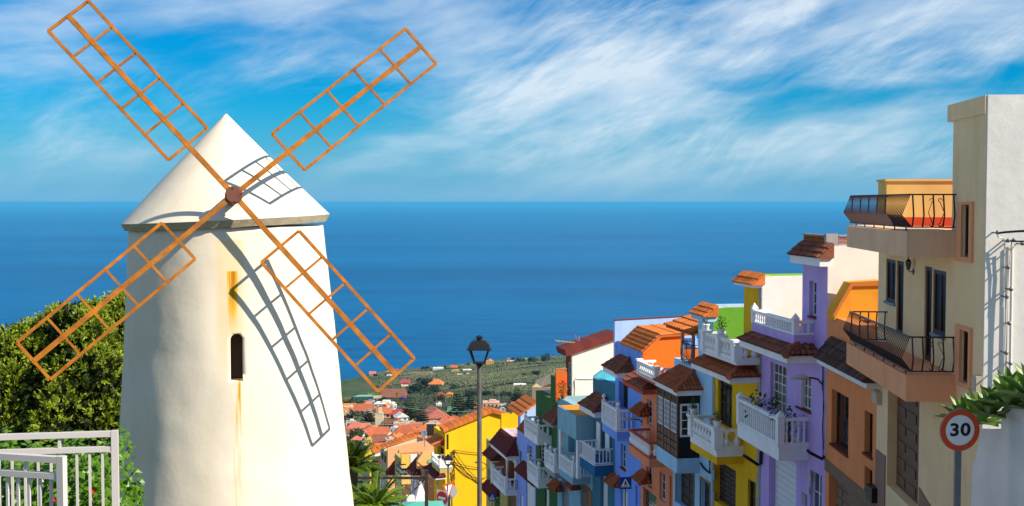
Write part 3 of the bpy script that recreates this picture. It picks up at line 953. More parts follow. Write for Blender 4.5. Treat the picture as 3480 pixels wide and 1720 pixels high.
lt = lantern('wall_lantern', (p.x-.01, p.y, zl), 'black lantern on the beige wall under the upper iron balcony', s=.75)
# wires and conduits on the white end wall
wp = lambda zm, x, y, off=.06: Vector((0,0,0)) + (lambda oz: HB.root.matrix_basis @ Vector((-off, oz[0], oz[1]-HB.base)))(HB.oz(zm(x, y), 0.0))
cb = empty('wall_cables', tuple(wp(z5, 1060, 1270)), 0, 'electric cables and conduits with brackets running down the white end wall', 'cable')
def wput(name, pts, r, mat, n=5):
    o = Vector(cb.location)
    return put(name, MB().tube([q-o for q in pts], r, n), mat, cb)
far = lambda u, v, y: at(u, v, y)
wput('cable', [wp(z5, 1005, 835, .25)] + [wp(z5, 1005+183*t, 835-45*t-6*math.sin(t*9)*.3, .25+1.6*t) for t in (.15,.3,.45,.6,.75,.9,1.2,1.6)], .022, rubber)
wput('cable', [wp(z5, 1070, 880, .18)] + [wp(z5, 1070+120*t, 880-8*t, .2+1.2*t) for t in (.3,.6,1.0,1.5)], .016, rubber)
wput('cable', [wp(z5, 1145, 895, .22)] + [wp(z5, 1145+60*t, 895-10*t, .25+1.0*t) for t in (.4,1.0,1.7)], .013, rubber)
wput('cable', [wp(z5, 1005, 835, .25), wp(z5, 1020, 860, .2), wp(z5, 1050, 862, .15), wp(z5, 1065, 890, .12), wp(z5, 1062, 1050, .1), wp(z5, 1058, 1260, .1)], .014, white)
wput('cable', [wp(z5, 1098, 880, .2), wp(z5, 1103, 905, .12), wp(z5, 1090, 1050, .1), wp(z5, 1078, 1260, .1), wp(z6, 1070, 300, .1), wp(z6, 1060, 580, .1)], .016, white)
wput('cable', [wp(z6, 1062, 20, .1), wp(z6, 1060, 300, .1), wp(z6, 1055, 590, .1)], .012, white)
wput('conduit', [wp(z5, 1113, 900, .06), wp(z5, 1108, 1250, .06), wp(z6, 1100, 600, .06)], .03, white, 8)
for (zm, x, y) in ((z5, 1005, 832), (z5, 1065, 878), (z5, 1098, 876), (z5, 1145, 895), (z5, 1065, 1030), (z5, 1082, 1155), (z5, 1058, 1198), (z6, 1080, 18), (z6, 1058, 60), (z6, 1072, 212), (z6, 1055, 380), (z6, 1078, 440), (z6, 1058, 535)):
    a, b = wp(zm, x, y, .0), wp(zm, x, y, .30)
    k = wput('bracket', [a, b], .016, steel)
    o = Vector(cb.location)
    put('insulator', MB().lathe([(.02,-.03),(.04,-.01),(.04,.02),(.015,.05)], 8, b-o), steel, k)

# 2 terracotta house
terra = S('terracotta plaster', (.84,.29,.105), bump=.3)
H = House(C1, C2, 'plain terracotta house with dark tiled eave between the beige and the lilac house')
zt1 = H.sz(z4(430, 372))[1]
H.block(0, H.L, zt1, terra, terra, 9, roof=M('ochre roof paint', (.62,.28,.06)))
H.eave(z4, .45, 615, 380, 722, 694, rise=.62, tile=tile_black, rows=3, hip=False, pitch=.19)
H.window(z4, 450, 532, 765, 1038, 2, 2, frame_brown, glass, r=.32, sill=S('dark red sill', (.20,.045,.025)))
H.window(z4, 605, 645, 842, 1047, 1, 2, frame_brown, glass, r=.30, sill=S('dark red sill', (.20,.045,.025)))
H.window(z4, 605, 643, 1108, 1238, 1, 1, frame_brown, glass, r=.30)
H.door(z4, 437, 537, 1200, 1400, brownstone, r=.4, cols=3, rows=4)
s0, za = H.sz(z4(662, 1270)); s1, zb_ = H.sz(z4(428, 1090))
g0, g1, gb, gt = H.rect(z4, 437, 537, 1200, 1400)
H.part('stone_lintel', MB().box(.01, H.L-.01, .003, .03, gt+.005, gt+.35), brownstone)
H.part('stone_pier', MB().box(.01, g0-.01, .003, .03, H.base, gt+.002), brownstone)
oc = S('orange ochre plaster', (.80,.36,.035))
w = cross(H, 'roof_gable', H.L-1.1, .9, z4, [(465,378),(548,225),(700,215),(700,400),(465,400)], oc)
cross(H, 'gable_coping', H.L-1.16, .06, z4, [(455,378),(543,220),(702,212),(702,236),(552,240),(472,378)], S('burnt orange coping', (.60,.21,.05)), w)
s0, s1, zb, zt = H.rect(z4, 628, 658, 1190, 1260, .1)
H.part('letter_box', MB().box(s0, s1, .004, .2, zb, zt), black)
H.finish()

# 3 lilac house
lilac = S('lilac plaster', (.54,.38,.76))
lilac_d = S('deep lilac plaster', (.20,.115,.34))
H = House(C2, C3, 'lilac house with long white balcony and balustraded roof terrace')
st = H.sz(z4(313, 320))[0]
z_tow = H.oz(z4(430, 48), 0)[1]
sn, z_t = H.sz(z4(275, 470), .65)
H.block(0, st, z_tow, lilac, white, 8, parapet=.05, roof=white)
H.block(st, H.L, z_t, lilac, white, 8, parapet=.02)
H.window(z4, 346, 380, 218, 386, 2, 3, r=.26, sill=S('dark red sill', (.20,.045,.025)))
H.eave(z4, .42, 395, 256, 147, 108, rise=.42, tile=tile_dark, rows=3, hip=False)
lat = M('orange clay lattice', (.58,.20,.05), var=.2, rand=.15)
zc0, zc1 = z_tow+.01, H.oz(z4(440, -3), .1)[1]
o_f = .05
for (a, b, plane) in ((.1, st*.95, 'f'), (-1.6, -.35, 's')):
    lp = H.part('lattice_parapet', (MB().box(a, b, o_f-.1, o_f, zc0, zc0+.05).box(a, b, o_f-.12, o_f+.02, zc1-.05, zc1) if plane == 'f' else MB().box(.02, .12, a, b, zc0, zc0+.05).box(0, .14, a, b, zc1-.05, zc1)), stone)
    n = max(3, int((b-a)/.27)); hh = (zc1-zc0-.1)/2
    for i in range(n):
        for j in range(2):
            w = (b-a)/n; c0 = a+w*i; zz0 = zc0+.05+hh*j; zz1 = zz0+hh
            def beam(p, q):
                return ((p[0], o_f-.05, p[1]), (q[0], o_f-.05, q[1])) if plane == 'f' else ((.06, p[0], p[1]), (.06, q[0], q[1]))
            mb = MB()
            for p_, q_ in (((c0, zz0), (c0+w, zz1)), ((c0, zz1), (c0+w, zz0)), ((c0, zz0+.012), (c0+w, zz0+.012)), ((c0+.012, zz0), (c0+.012, zz1)), ((c0+w/2, zz0), (c0, zz0+hh/2)), ((c0+w/2, zz0), (c0+w, zz0+hh/2))):
                mb.beam(*beam(p_, q_), .03, .08 if plane == 'f' else .03)
            H.part('lattice_block', mb, lat, lp)
H.part('lattice_pillar', MB().box(-.005, .16, -.32, o_f+.01, zc0, zc1+.03), stone)
H.balcony(z4, .65, 275, 75, 402, 470, 512, 'slim', lilac, post='pyramid', pitch=.17, plinth=False, name='roof_terrace')
H.eave(z4, 1.05, 240, 17, 602, 567, rise=.50, tile=tile_dark, rows=4)
H.window(z4, 163, 242, 622, 858, 4, 5, gm=glass_warm, r=.24, name='balcony_door')
H.window(z4, 289, 356, 665, 832, 4, 3, gm=glass_warm, r=.24, sill=S('dark red sill', (.20,.045,.025)))
H.balcony(z4, 1.0, 203, 8, 862, 988, 1062, 'slim', trim, post='pyramid', pitch=.155, pw=.22)
LB = H.last
H.garage(z4, 155, 286, 1075, 1500, r=.42, slats=14)
H.window(z4, 350, 405, 1132, 1330, 2, 2, gm=glass_blue, r=.22, name='door')
for (a, b, c, d, m) in ((341, 351, 1125, 1156, cream_box), (335, 345, 1187, 1215, cream_box), (308, 328, 1222, 1272, grey)):
    s0, s1, zb, zt = H.rect(z4, a, b, c, d, .05)
    H.part('meter_box', MB().box(s0, s1, .003, .05, zb, zt), m)
H.finish(); HL = H
def tubes(H, name, zm, pts, r, mat, o=.05):
    P = []
    for q in pts:
        oo = q[2] if len(q) > 2 else o
        s, z = H.sz(zm(q[0], q[1]), oo); P.append((s, oo, z))
    return H.part(name, MB().tube(P, r, 6), mat)
tubes(H, 'drainpipe', z4, [(340,1012,.75),(350,1022,.5),(408,1052,.06),(414,1040,.06)], .05, rubber)
tubes(H, 'cable', z4, [(410,615),(411,720),(413,800),(409,900),(412,1000),(410,1045)], .022, rubber)
def plant(name, loc, n, size, label, cat='plant', leaf=None, pot=True, potm=None, flowers=0, droop=.0):
    r = empty(name, loc, 0, label, cat)
    if pot: put('pot', MB().lathe([(.09,0),(.13,.06),(.14,.18),(.16,.2),(.16,.23),(.12,.23),(.10,.18)], 12), potm or trim, r, smooth=True)
    rr = random.Random(hash(label) % 999)
    mb = MB(); base = .2 if pot else 0
    for i in range(n):
        a = rr.uniform(0, 6.28); h = rr.uniform(.1, 1)*size; d = rr.uniform(0, .5)*size
        c = Vector((d*math.cos(a), d*math.sin(a), base + h*(1-.4*d/size) - droop*d*2))
        t = Vector((rr.gauss(0,1), rr.gauss(0,1), rr.gauss(.2,.7))).normalized(); s = t.cross(Vector((rr.gauss(0,1), rr.gauss(0,1), rr.gauss(0,1)))).normalized()
        l = size*rr.uniform(.10,.2)
        mb.add([c, c+t*l*.5+s*l*.28, c+t*l, c+t*l*.5-s*l*.28], [(0,1,2,3)])
    for i in range(6):
        a = i; mb.tube([(0,0,base-.05), (.25*size*math.cos(a), .25*size*math.sin(a), base+.7*size)], .008, 3)
    put('foliage', mb, leaf or leafg, r, fix=False)
    for i in range(flowers):
        a = rr.uniform(0, 6.28); d = rr.uniform(0,.3)*size
        put('flower', MB().lathe([(.01,-.03),(.06,0),(.05,.03),(.01,.04)], 7, (d*math.cos(a), d*math.sin(a), base+size*rr.uniform(.7,1.05))), redflower, r)
    return r
leafg = M('leaf green', (.045,.115,.018), rough=.5, var=.4, scale=6, bump=0, trans=.3)
redflower = M('red petals', (.70,.012,.02), rough=.5, bump=0)
def hp(H, s, o, z):
    q = H.root.matrix_basis @ Vector((s, o, z-H.base)); return (q.x, q.y, q.z)
plant('potted_plant', hp(H, LB[1]-1.1, .5, LB[3]), 120, 1.1, 'tall leafy potted plant at the far end of the lilac house balcony')
plant('potted_plant', hp(H, LB[0]+.45, .55, LB[3]), 110, 1.0, 'leafy plant in a red pot at the near end of the lilac house balcony', potm=tile_red)

# 4 mustard house
must = S('mustard plaster', (.80,.46,.012))
grass_paint = S('grass green roof paint', (.20,.42,.035))
H = House(C3, C4, 'mustard yellow house with stone quoins and swelling white balusters')
st = H.sz((2528, 1050))[0]
z_tow = H.oz(y4(425, 180), 0)[1]
H.block(0, st, z_tow, must, white, 8, parapet=.02, roof=grass_paint)
sn, z_t = H.sz(z3(800, 405), .9)
H.block(st, H.L, z_t, must, white, 8, parapet=.02)
H.eave(y4, .40, 335, 137, 300, 272, rise=.38, tile=tile_orange, rows=2, hip=False)
H.balcony(z3, .9, 800, 596, 290, 405, 428, 'belly', trim, post='block', pitch=.24, mid=1, pw=.32, base_h=.1, name='roof_terrace')
MT = H.last
H.eave(z3, 1.15, 760, 527, 537, 502, rise=.50, tile=tile_red, rows=4)
H.window(z3, 690, 775, 548, 815, 3, 4, darkwood, glass, r=.2, name='balcony_door', fw=.12, mw=.06)
H.balcony(z3, 1.05, 682, 522, 815, 935, 980, 'belly', trim, must, 1027, post='block', pitch=.25, pw=.34, base_h=.1)
MBAL = H.last
H.door(z3, 665, 797, 1062, 1330, darkwood, r=.45, cols=4, rows=9, inset=.035, surround=None)
H.window(z3, 868, 917, 1135, 1340, 1, 2, darkwood, glass, r=.18, fw=.1, name='door')
ub = unit_box(stone)
for side, s_ in ((0, .0), (1, H.L)):
    for i in range(24):
        z = H.base+3.2 + i*.42
        w = .30 if i % 2 else .20
        if z > (z_tow-.5 if side == 0 else z_t-.6): break
        H.inst('quoin', ub, (s_+(w/2 if side == 0 else -w/2)+(.006 if side == 0 else -.006), .005, z), (0,0,0), (w, .05, .40))
H.finish(); HM = H
tubes(H, 'drainpipe', z3, [(845,968,.7),(870,985,.5),(930,1025,.08),(945,1015,.08),(948,945,.08)], .06, rubber)
plant('potted_plant', hp(H, MT[1]-.15, .83, MT[2]+.08), 60, .35, 'small plant in white urn on the far post of the mustard house terrace')
plant('potted_plant', hp(H, (MT[0]+MT[1])/2, .83, MT[2]+.08), 90, .5, 'leafy plant in white urn on the middle post of the mustard house terrace')
plant('potted_plant', hp(H, MBAL[1]-.15, .98, MBAL[2]+.08), 160, .55, 'trailing green plant on the far post of the mustard house balcony', droop=1.2)
plant('potted_plant', hp(H, MBAL[0]+.15, .98, MBAL[2]+.08), 100, .42, 'bushy plant in white urn on the near post of the mustard house balcony')
s_, z_ = H.sz(z3(732, 570), .02)
q = hp(H, s_, .02, z_); lantern('wall_lantern', q, 'small black lantern beside the brown door of the mustard house', s=.8)

# 5 light blue house with wooden bay
lblue = S('light blue plaster', (.38,.63,.84))
green_lit = S('bright green plaster', (.13,.36,.035))
H = House(C4, C5, 'light blue house with glazed wooden bay and bright green end wall')
st = H.sz(z3(570, 260))[0]
z_tow = H.oz(z3(840, 80), 0)[1]
z_t = H.sz(z3(570, 440))[1]
H.block(0, st, z_tow, lblue, green_lit, 9, parapet=.12)
H.block(st, H.L, z_t, lblue, green_lit, 9, parapet=.05)
H.eave(z3, .5, 615, 528, 167, 137, rise=.42, tile=tile_orange, rows=3, hip=False, fascia=lblue)
# porch over the terrace
sa, sb = st+.1, H.sz(z3(408, 190))[0]
zr0 = H.sz(z3(455, 205))[1]
pr = H.part('porch_beam', MB().box(sa, sb, -.25, -.08, zr0-.1, zr0), trim)
U, V = Vector((sb-sa, 0, 0)), Vector((0, 1.7, -.55))
H.slope_roof('porch_deck', [(sa, -1.4, zr0+.55), (sb, -1.4, zr0+.55), (sb, .25, zr0), (sa, .25, zr0)], tile_orange, .06, pr)
H.tile_slope((sa, -1.4, zr0+.56), U, V, 10, 4, tile_orange, pr)
for x in (455, 520):
    s_ = H.sz(z3(x, 300))[0]
    H.part('porch_post', MB().box(s_-.06, s_+.06, -.22, -.10, z_t-.1, zr0-.1), grey, pr)
s0 = H.sz(z3(540, 380))[0]; s1 = H.sz(z3(470, 380))[0]
iron_rail(H, .02, s0, s1, z_t+.03, z_t+.85, o0=-.5, bulge=.03, scroll=False, mat=black)
# the bay
p = .95
sn, zb = H.sz(z3(445, 988), p); sf = H.sz(z3(325, 760), p)[0]
zt = H.sz(z3(445, 612), p)[1]; zb2 = H.sz(z3(445, 1078), p)[1]
bay = H.part('wooden_bay', MB().box(sn, sf, .004, p-.05, zb, zt), blackwood)
H.part('bay_base', MB().box(sn-.02, sf+.02, .004, p+.02, zb2, zb-.003), lblue, bay)
Wb = (sf-sn)/3
for i in range(3):
    a, b = sn+Wb*i, sn+Wb*(i+1)
    H.part('mullion', MB().box(a, a+.09, p-.05, p+.02, zb, zt), wood, bay)
    zm1, zm2 = zb+(zt-zb)*.385, zb+(zt-zb)*.86
    for zq in (zm1-.05, zm2, zb): H.part('transom', MB().box(a+.09, b, p-.05, p+.012, zq, zq+.05), wood, bay)
    ub = unit_box(wood)
    for c in range(2):
        for r_ in range(3):
            H.inst('panel', ub, (a+.09+(Wb-.09)*(c+.5)/2, p-.03, zb+.05+(zm1-.1-zb)*(r_+.5)/3), (0,0,0), ((Wb-.09)/2-.06, .06, (zm1-.1-zb)/3-.05), bay)
    H.window_at(a+.12, b-.03, zm1+.02, zm2-.02, 4, 5, frame_white, glass_warm, o=p, r=-.005, fw=.05, mw=.025, cut=False, parent=bay)
    H.window_at(a+.12, b-.03, zm2+.06, zt-.02, 3, 1, wood, glass_warm, o=p, r=.0, fw=.04, mw=.05, cut=False, parent=bay)
H.part('mullion', MB().box(sf-.05, sf+.03, p-.05, p+.02, zb, zt), wood, bay)
o0, zA = H.oz(z3(573, 655), sn); o1, zB = H.oz(z3(460, 858), sn)
wmb = MB()
for (a, b) in ((o0, (o0+o1)/2-.01), ((o0+o1)/2+.01, o1)):
    lo, hi = min(a, b), max(a, b)
    wmb.box(sn-.05, sn-.004, lo, lo+.07, zB, zA).box(sn-.05, sn-.004, hi-.07, hi, zB, zA).box(sn-.05, sn-.004, lo+.07, hi-.07, zB, zB+.08).box(sn-.05, sn-.004, lo+.07, hi-.07, zA-.08, zA)
    for k in range(1, 4):
        z = zB+(zA-zB)*k/4
        wmb.box(sn-.045, sn-.006, lo+.07, hi-.07, z-.02, z+.02)
wo = H.part('side_window', wmb, frame_white, bay)
for (a, b) in ((o0, (o0+o1)/2-.01), ((o0+o1)/2+.01, o1)):
    for k in range(4):
        H.inst('pane', unit_box(glass), (sn-.012, (a+b)/2, zB+(zA-zB)*(k+.5)/4), (0,0,0), (.01, abs(b-a)-.1, (zA-zB)/4-.04), wo)
H.eave(z3, 1.1, 441, 312, 612, 580, rise=.62, tile=tile_red, rows=4)
H.door(z3, 440, 545, 1090, 1330, darkwood, r=.4, cols=2, rows=4, inset=.05, surround=brownstone)
H.door(z3, 587, 640, 1145, 1340, blackwood, r=.3, cols=1, rows=3, surround=brownstone)
H.finish(); HLB = H
tubes(H, 'cable', z3, [(585,1015),(600,1040),(620,1060),(640,1075),(640,990)], .04, rubber)
s0, s1, zb, zt = H.rect(z3, 608, 622, 1100, 1128, .02)
H.part('number_plate', MB().box(s0, s1, .003, .02, zb, zt), cream_box)

# 6 salmon house
salmon = S('salmon plaster', (.86,.29,.14)); brick_red = S('brick red paint', (.50,.11,.065))
orange_lit = S('vivid orange plaster', (.78,.185,.02))
H = House(C5, C6, 'salmon house with brick red canopy and balcony')
z_t = H.sz(z3(312, 545), .0)[1]
H.block(0, H.L, z_t, salmon, salmon, 9, parapet=.02)
H.balcony(z3, .85, 312, 206, 445, 522, 548, 'belly', brick_red, posts=True, post='block', pitch=.2, pw=.2, name='roof_terrace')
H.eave(z3, 1.05, 236, 118, 605, 572, rise=.55, tile=tile_dark, fascia=brick_red, rows=4)
H.window(z3, 262, 296, 645, 795, 2, 4, frame_white, glass, r=.2)
H.balcony(z3, 1.0, 276, 152, 892, 978, 1042, 'belly', salmon, rail_mat=brick_red, posts=False, pitch=.19, base_h=.04)
H.window(z3, 258, 292, 1045, 1172, 2, 3, r=.25)
H.window(z3, 338, 375, 1088, 1258, 2, 3, r=.25)
H.door(z3, 398, 425, 1105, 1340, brick_red, r=.15, cols=1, rows=3)
H.garage(z3, 240, 320, 1218, 1420, r=.25, slats=10, mat=glass_blue)
H.finish()

# 7 cornflower blue house
blue = S('cornflower blue plaster', (.20,.37,.93)); skyb_ = S('pale blue plaster', (.42,.58,.88))
H = House(C6, C7, 'cornflower blue house with orange attic gable and pale blue wall above')
z_t = H.sz(z3(228, 340))[1]
H.block(0, H.L, z_t, blue, orange_lit, 9, parapet=.3, roof=skyb_)
at_ = cross(H, 'attic_wall', -.02, .25, z3, [(240,345),(340,250),(480,238),(480,470),(240,470)], orange_lit)
E = H.oz(z3(236, 342), 0); T = H.oz(z3(340, 245), 0); T2 = H.oz(z3(480, 232), 0)
Ls = H.L-.9
H.slope_roof('roof_deck', [(-.15, T[0], T[1]), (Ls, T[0], T[1]), (Ls, E[0]+.05, E[1]-.05), (-.15, E[0]+.05, E[1]-.05)], tile_orange, .1, at_)
H.tile_slope((-.15, T[0], T[1]+.01), (Ls+.15, 0, 0), (0, E[0]+.05-T[0], E[1]-.05-T[1]), 18, 5, tile_orange, at_)
H.slope_roof('roof_deck', [(-.15, T2[0]-3, T2[1]+.1), (Ls, T2[0]-3, T2[1]+.1), (Ls, T[0], T[1]), (-.15, T[0], T[1])], tile_orange, .1, at_)
H.tile_slope((-.15, T2[0]-1, T2[1]+.05), (Ls+.15, 0, 0), (0, T[0]-T2[0]+1, T[1]-T2[1]-.05), 18, 3, tile_orange, at_)
w = cross(H, 'end_wall', H.L-.25, .24, z3, [(70,160),(560,132),(560,380),(70,380)], skyb_)
cross(H, 'coping', H.L-.28, .3, z3, [(68,158),(560,130),(560,127),(68,155)], S('dark red sill', (.20,.045,.025)), w)
H.eave(y2, .9, 510, 398, 250, 205, rise=.55, tile=tile_dark, rows=4)
H.opening(y2, 525, 598, 305, 520)
H.balcony(y2, .9, 512, 392, 505, 668, 752, 'slim', blue, post='ball', pitch=.15, pw=.2)
H.window(y2, 540, 582, 795, 990, 2, 3, r=.25, sill=S('dark red sill', (.20,.045,.025)))
H.eave(y2, .5, 690, 618, 562, 552, rise=.4, tile=tile_red, rows=2, fascia=tile_red)
H.eave(y2, .5, 700, 632, 1110, 1098, rise=.4, tile=tile_red, rows=2)
H.garage(y2, 540, 596, 1165, 1330, r=.2, slats=9)
H.door(y2, 660, 700, 1130, 1330, blue, r=.12, cols=1, rows=3)
H.finish()

# 8 dark blue house
navy = S('petrol blue plaster', (.025,.15,.33)); turq = S('turquoise plaster', (.10,.47,.60)); tealc = S('grey teal plaster', (.25,.46,.56))
H = House(C7, C8, 'narrow petrol blue house with straight white balcony bars and turquoise roof')
z_t = H.sz(y2(490, 322))[1]
H.block(0, H.L, z_t, S('dark teal plaster', (.06,.20,.28)), turq, 9, parapet=.05, roof=turq)
cross(H, 'roof_screen', H.L-.2, .18, y2, [(330,232),(395,184),(520,240),(520,330),(330,330)], turq)
H.eave(y2, .95, 331, 207, 567, 520, rise=.6, tile=tile_dark, rows=4)
H.opening(y2, 385, 470, 640, 850, r=.35, mat=S('dark teal plaster', (.06,.20,.28)))
for x in (368, 440):
    s_, z_ = H.sz(y2(x, 600)); zb = H.sz(y2(x, 830))[1]
    H.part('pilaster', MB().box(s_-.3, s_+.3, .003, .06, zb, z_), trim)
H.balcony(y2, 1.0, 333, 213, 822, 940, 1038, 'bar', navy, posts=False, pitch=.13, base_h=.04, rail_h=.05)
H.garage(y2, 378, 436, 1050, 1400, r=.3, slats=14)
H.eave(y2, .5, 480, 405, 1130, 1122, rise=.4, tile=tile_red, rows=2, fascia=tile_red)
H.finish()

# 9 grey teal house with box storey
H = House(C8, C9, 'grey teal house with projecting box storey and orange flat roof')
sn, zt = H.sz(y2(183, 552), 1.0); zb = H.sz(y2(183, 745), 1.0)[1]; sf = H.sz(y2(35, 480), 1.0)[0]
H.block(0, H.L, zt-.05, tealc, turq, 9, parapet=.35, roof=M('bright orange roof paint', (.72,.27,.02)))
ob = H.part('box_storey', MB().box(sn, sf, .004, 1.0, zb, zt), tealc)
H.part('roof_slab', MB().box(sn+.1, sf-.1, -4, .9, zt+.003, zt+.02), M('bright orange roof paint', (.72,.27,.02)), ob)
H.opening(y2, 120, 300, 700, 960, r=.35, mat=S('dark teal plaster', (.06,.20,.28)))
s_, _ = H.sz(y2(205, 800), .9)
for x in (58, 196):
    s_, _ = H.sz(y2(x, 780), .9); zp = H.sz(y2(157, 1035), 1.0)[1]
    H.part('column', MB().box(s_-.15, s_+.15, .75, .95, zp, zb-.004), trim)
H.balcony(y2, 1.0, 157, 47, 925, 1035, 1105, 'slim', tealc, post='ball', pitch=.15, pw=.16)
H.door(y2, 218, 300, 1130, 1330, brownstone, r=.25, cols=2, rows=3)
H.garage(y2, 70, 130, 1080, 1330, r=.3, slats=10, mat=grey)
H.part('stone_pier', MB().box(.02, .6, .003, .05, H.base, H.sz(y2(320, 1160))[1]), brownstone)
H.eave(y2, .5, 150, 95, 1150, 1142, rise=.4, tile=tile_red, rows=2, fascia=tile_red)
H.finish()

sO = H.L-.4
cross(H, 'orange_wall', sO, .2, z2, [(360,410),(432,410),(432,590),(360,590)], S('red orange plaster', (.62,.13,.02)))
lp = cross(H, 'lattice_rail', sO, .1, z2, [(358,384),(430,384),(430,388),(358,388)], lat)
for i in range(5):
    x0, x1 = 358+14.4*i, 358+14.4*(i+1)
    pt = [H.oz(z2(x, y), sO) for x, y in ((x0,386),(x1,410),(x0,410),(x1,386))]
    H.part('lattice_block', MB().beam((sO+.05, *pt[0]), (sO+.05, *pt[1]), .05, .05).beam((sO+.05, *pt[2]), (sO+.05, *pt[3]), .05, .05), lat, lp)
o_, z_ = H.oz(z2(405, 578), sO-.5)
plant('potted_plant', hp(H, sO-.5, o_, z_), 90, .8, 'red flowering plant in a clay pot on the roof by the orange wall', potm=tile_red, flowers=14)

# 10 white gabled house rising behind
y_w = C9[1]+2.0
A = (at(1946, 1300, y_w).x, y_w); B = chain(A, 1923, -.26)
H = House(A, B, 'white gable wall with brick red street front rising behind the grey teal house', group='houses behind the street row')
zE = H.oz(z2(465, 288), 0)[1]
H.block(0, H.L, zE-.1, S('rust red plaster', (.24,.055,.03)), white, 10, parapet=.0)
gw = cross(H, 'gable_wall', -.05, .3, z2, [(465,290),(745,190),(745,620),(465,620)], white)
o_a, z_a = H.oz(z2(410, 262), 0); o_b, z_b = H.oz(z2(745, 148), 0)
for i in range(6):                     # long roof in bays
    f0, f1 = i/6, (i+1)/6
    a_, b_ = o_a+(o_b-o_a)*f0, o_a+(o_b-o_a)*f1-.02
    za_, zb_ = z_a+(z_b-z_a)*f0, z_a+(z_b-z_a)*f1
    H.slope_roof('roof_strip', [(-.25, a_, za_), (-.25, b_, zb_), (H.L+.3, b_, zb_), (H.L+.3, a_, za_)], maroon, .5 if False else .42, gw)
H.window(z2, 436, 455, 350, 505, 1, 2, r=.12)
H.finish()
sx = H
pp = H.oz(z2(590, 450), -.06)
tb = MB().tube([(-.08,)+H.oz(z2(482, 575), -.08), (-.08,)+H.oz(z2(482, 465), -.08), (-.08,)+H.oz(z2(490, 450), -.08), (-.08,)+H.oz(z2(600, 450), -.08)], .05, 6)
H.part('conduit', tb, white)

# 11 green house
greenp = S('bottle green plaster', (.05,.14,.04))
H = House(C9, C10, 'bottle green house with three stacked white balconies')
z_t = H.sz(y3(660, 215))[1]
H.block(0, H.L, z_t, greenp, greenp, 8, parapet=.0, roof=M('grey green roofing', (.36,.38,.30)))
s0, za = H.sz(y3(718, 5)); s1, _ = H.sz(y3(668, 5))
H.part('roof_pier', MB().box(s0, s1, -.5, -.01, z_t-.2, za), greenp)
H.balcony(y3, .9, 540, 410, 480, 600, 676, 'bottle', trim, post='ball', pitch=.22, pw=.16)
H.balcony(y3, .9, 705, 610, 775, 905, 950, 'bottle', trim, grey, 1003, post='ball', pitch=.22, pw=.16, mid=1)
H.balcony(y3, .9, 548, 440, 900, 1020, 1102, 'bottle', trim, post='ball', pitch=.22, pw=.16)
H.eave(y3, .9, 690, 585, 508, 470, rise=.7, tile=tile_dark, fascia=grey, rows=4)
H.window(y3, 565, 612, 690, 870, 2, 4, r=.2, name='balcony_door')
H.garage(y3, 725, 800, 1040, 1300, r=.25, slats=8, mat=grey)
H.door(y3, 612, 655, 1120, 1330, frame_white, r=.2, cols=1, rows=3)
H.eave(y3, .5, 712, 640, 1140, 1132, rise=.4, tile=tile_red, rows=2, fascia=tile_red)
H.finish(); HG = H
# 12 periwinkle house
peri = S('periwinkle plaster', (.31,.42,.88))
H = House(C10, C11, 'periwinkle blue house with orange tiled roof and maroon canopy')
z_t = H.sz(y3(430, 585))[1]
z_u = H.sz(y3(345, 400))[1]
H.block(0, H.L, z_t, peri, peri, 8, parapet=.02)
sG = H.L*.85
oE, zE = H.oz(y3(345, 372), sG); oT, zT = H.oz(y3(522, 238), sG)
gw = H.part('gable_wall', MB().prism([(oE-.2, z_t-.2), (oE-.2, zE-.15), (oT, zT-.2), (oT-3, zT-.2), (oT-3, z_t-.2)], 'x', sG, sG+.3), skyb_)
H.part('attic_front', MB().box(sG+.3, H.L, oE-.4, oE-.2, z_t-.1, zE-.15), peri, gw)
for i in range(4):
    f0, f1 = i/4, (i+1)/4
    H.slope_roof('roof_strip', [(sG-.2, oE+(oT-oE)*f0, zE+(zT-zE)*f0), (sG-.2, oE+(oT-oE)*f1-.06, zE+(zT-zE)*f1), (H.L+2.2, oE+(oT-oE)*f1-.06, zE+(zT-zE)*f1), (H.L+2.2, oE+(oT-oE)*f0, zE+(zT-zE)*f0)], tile_orange, .12, gw)
H.eave(y3, .5, 432, 352, 585, 575, rise=.7, tile=tile_red, rows=3, hip=False, fascia=peri)
H.window(y3, 440, 490, 700, 830, 2, 3, r=.25)
H.window(y3, 355, 383, 735, 900, 1, 1, r=.12, gm=glass_blue)
H.eave(y3, .6, 500, 318, 1085, 1075, rise=.6, tile=maroon, rows=3, fascia=maroon, hip=False)
H.garage(y3, 428, 520, 1105, 1400, r=.15, slats=1, mat=trim)
H.door(y3, 370, 400, 1180, 1330, trim, r=.15, cols=1, rows=3)
H.finish()

# 13 olive house
olive = S('olive plaster', (.50,.41,.14)); browni = S('brown red inner wall', (.20,.055,.02))
H = House(C11, C12, 'olive house with deep brown loggia and white balcony under maroon roof')
z_t = H.sz(y3(90, 650))[1]
z_n = H.sz(y3(345, 640))[1]; z_m = H.sz(y3(345, 760))[1]
wl_ = S('shade tinted white plaster', (.55,.52,.62))  # white wall, with its lilac shade put into the plaster colour
H.block(0, H.L, min(z_m, z_t), olive, wl_, 8, parapet=.0, roof=maroon)
H.block(0, H.L*.5, z_n, wl_, wl_, 8, zbot=min(z_m, z_t)-.01, parapet=.35, roof=tile_orange)
H.eave(y3, .8, 240, 78, 826, 785, rise=1.0, tile=maroon, rows=5)
H.opening(y3, 100, 330, 870, 1120, r=.42, mat=browni)
for x in (98, 250, 335):
    s_ = H.sz(y3(x, 900))[0]
    H.part('column', MB().box(s_-.12, s_+.12, .01, .12, H.sz(y3(x, 1120))[1], H.sz(y3(240, 826), .8)[1]), trim)
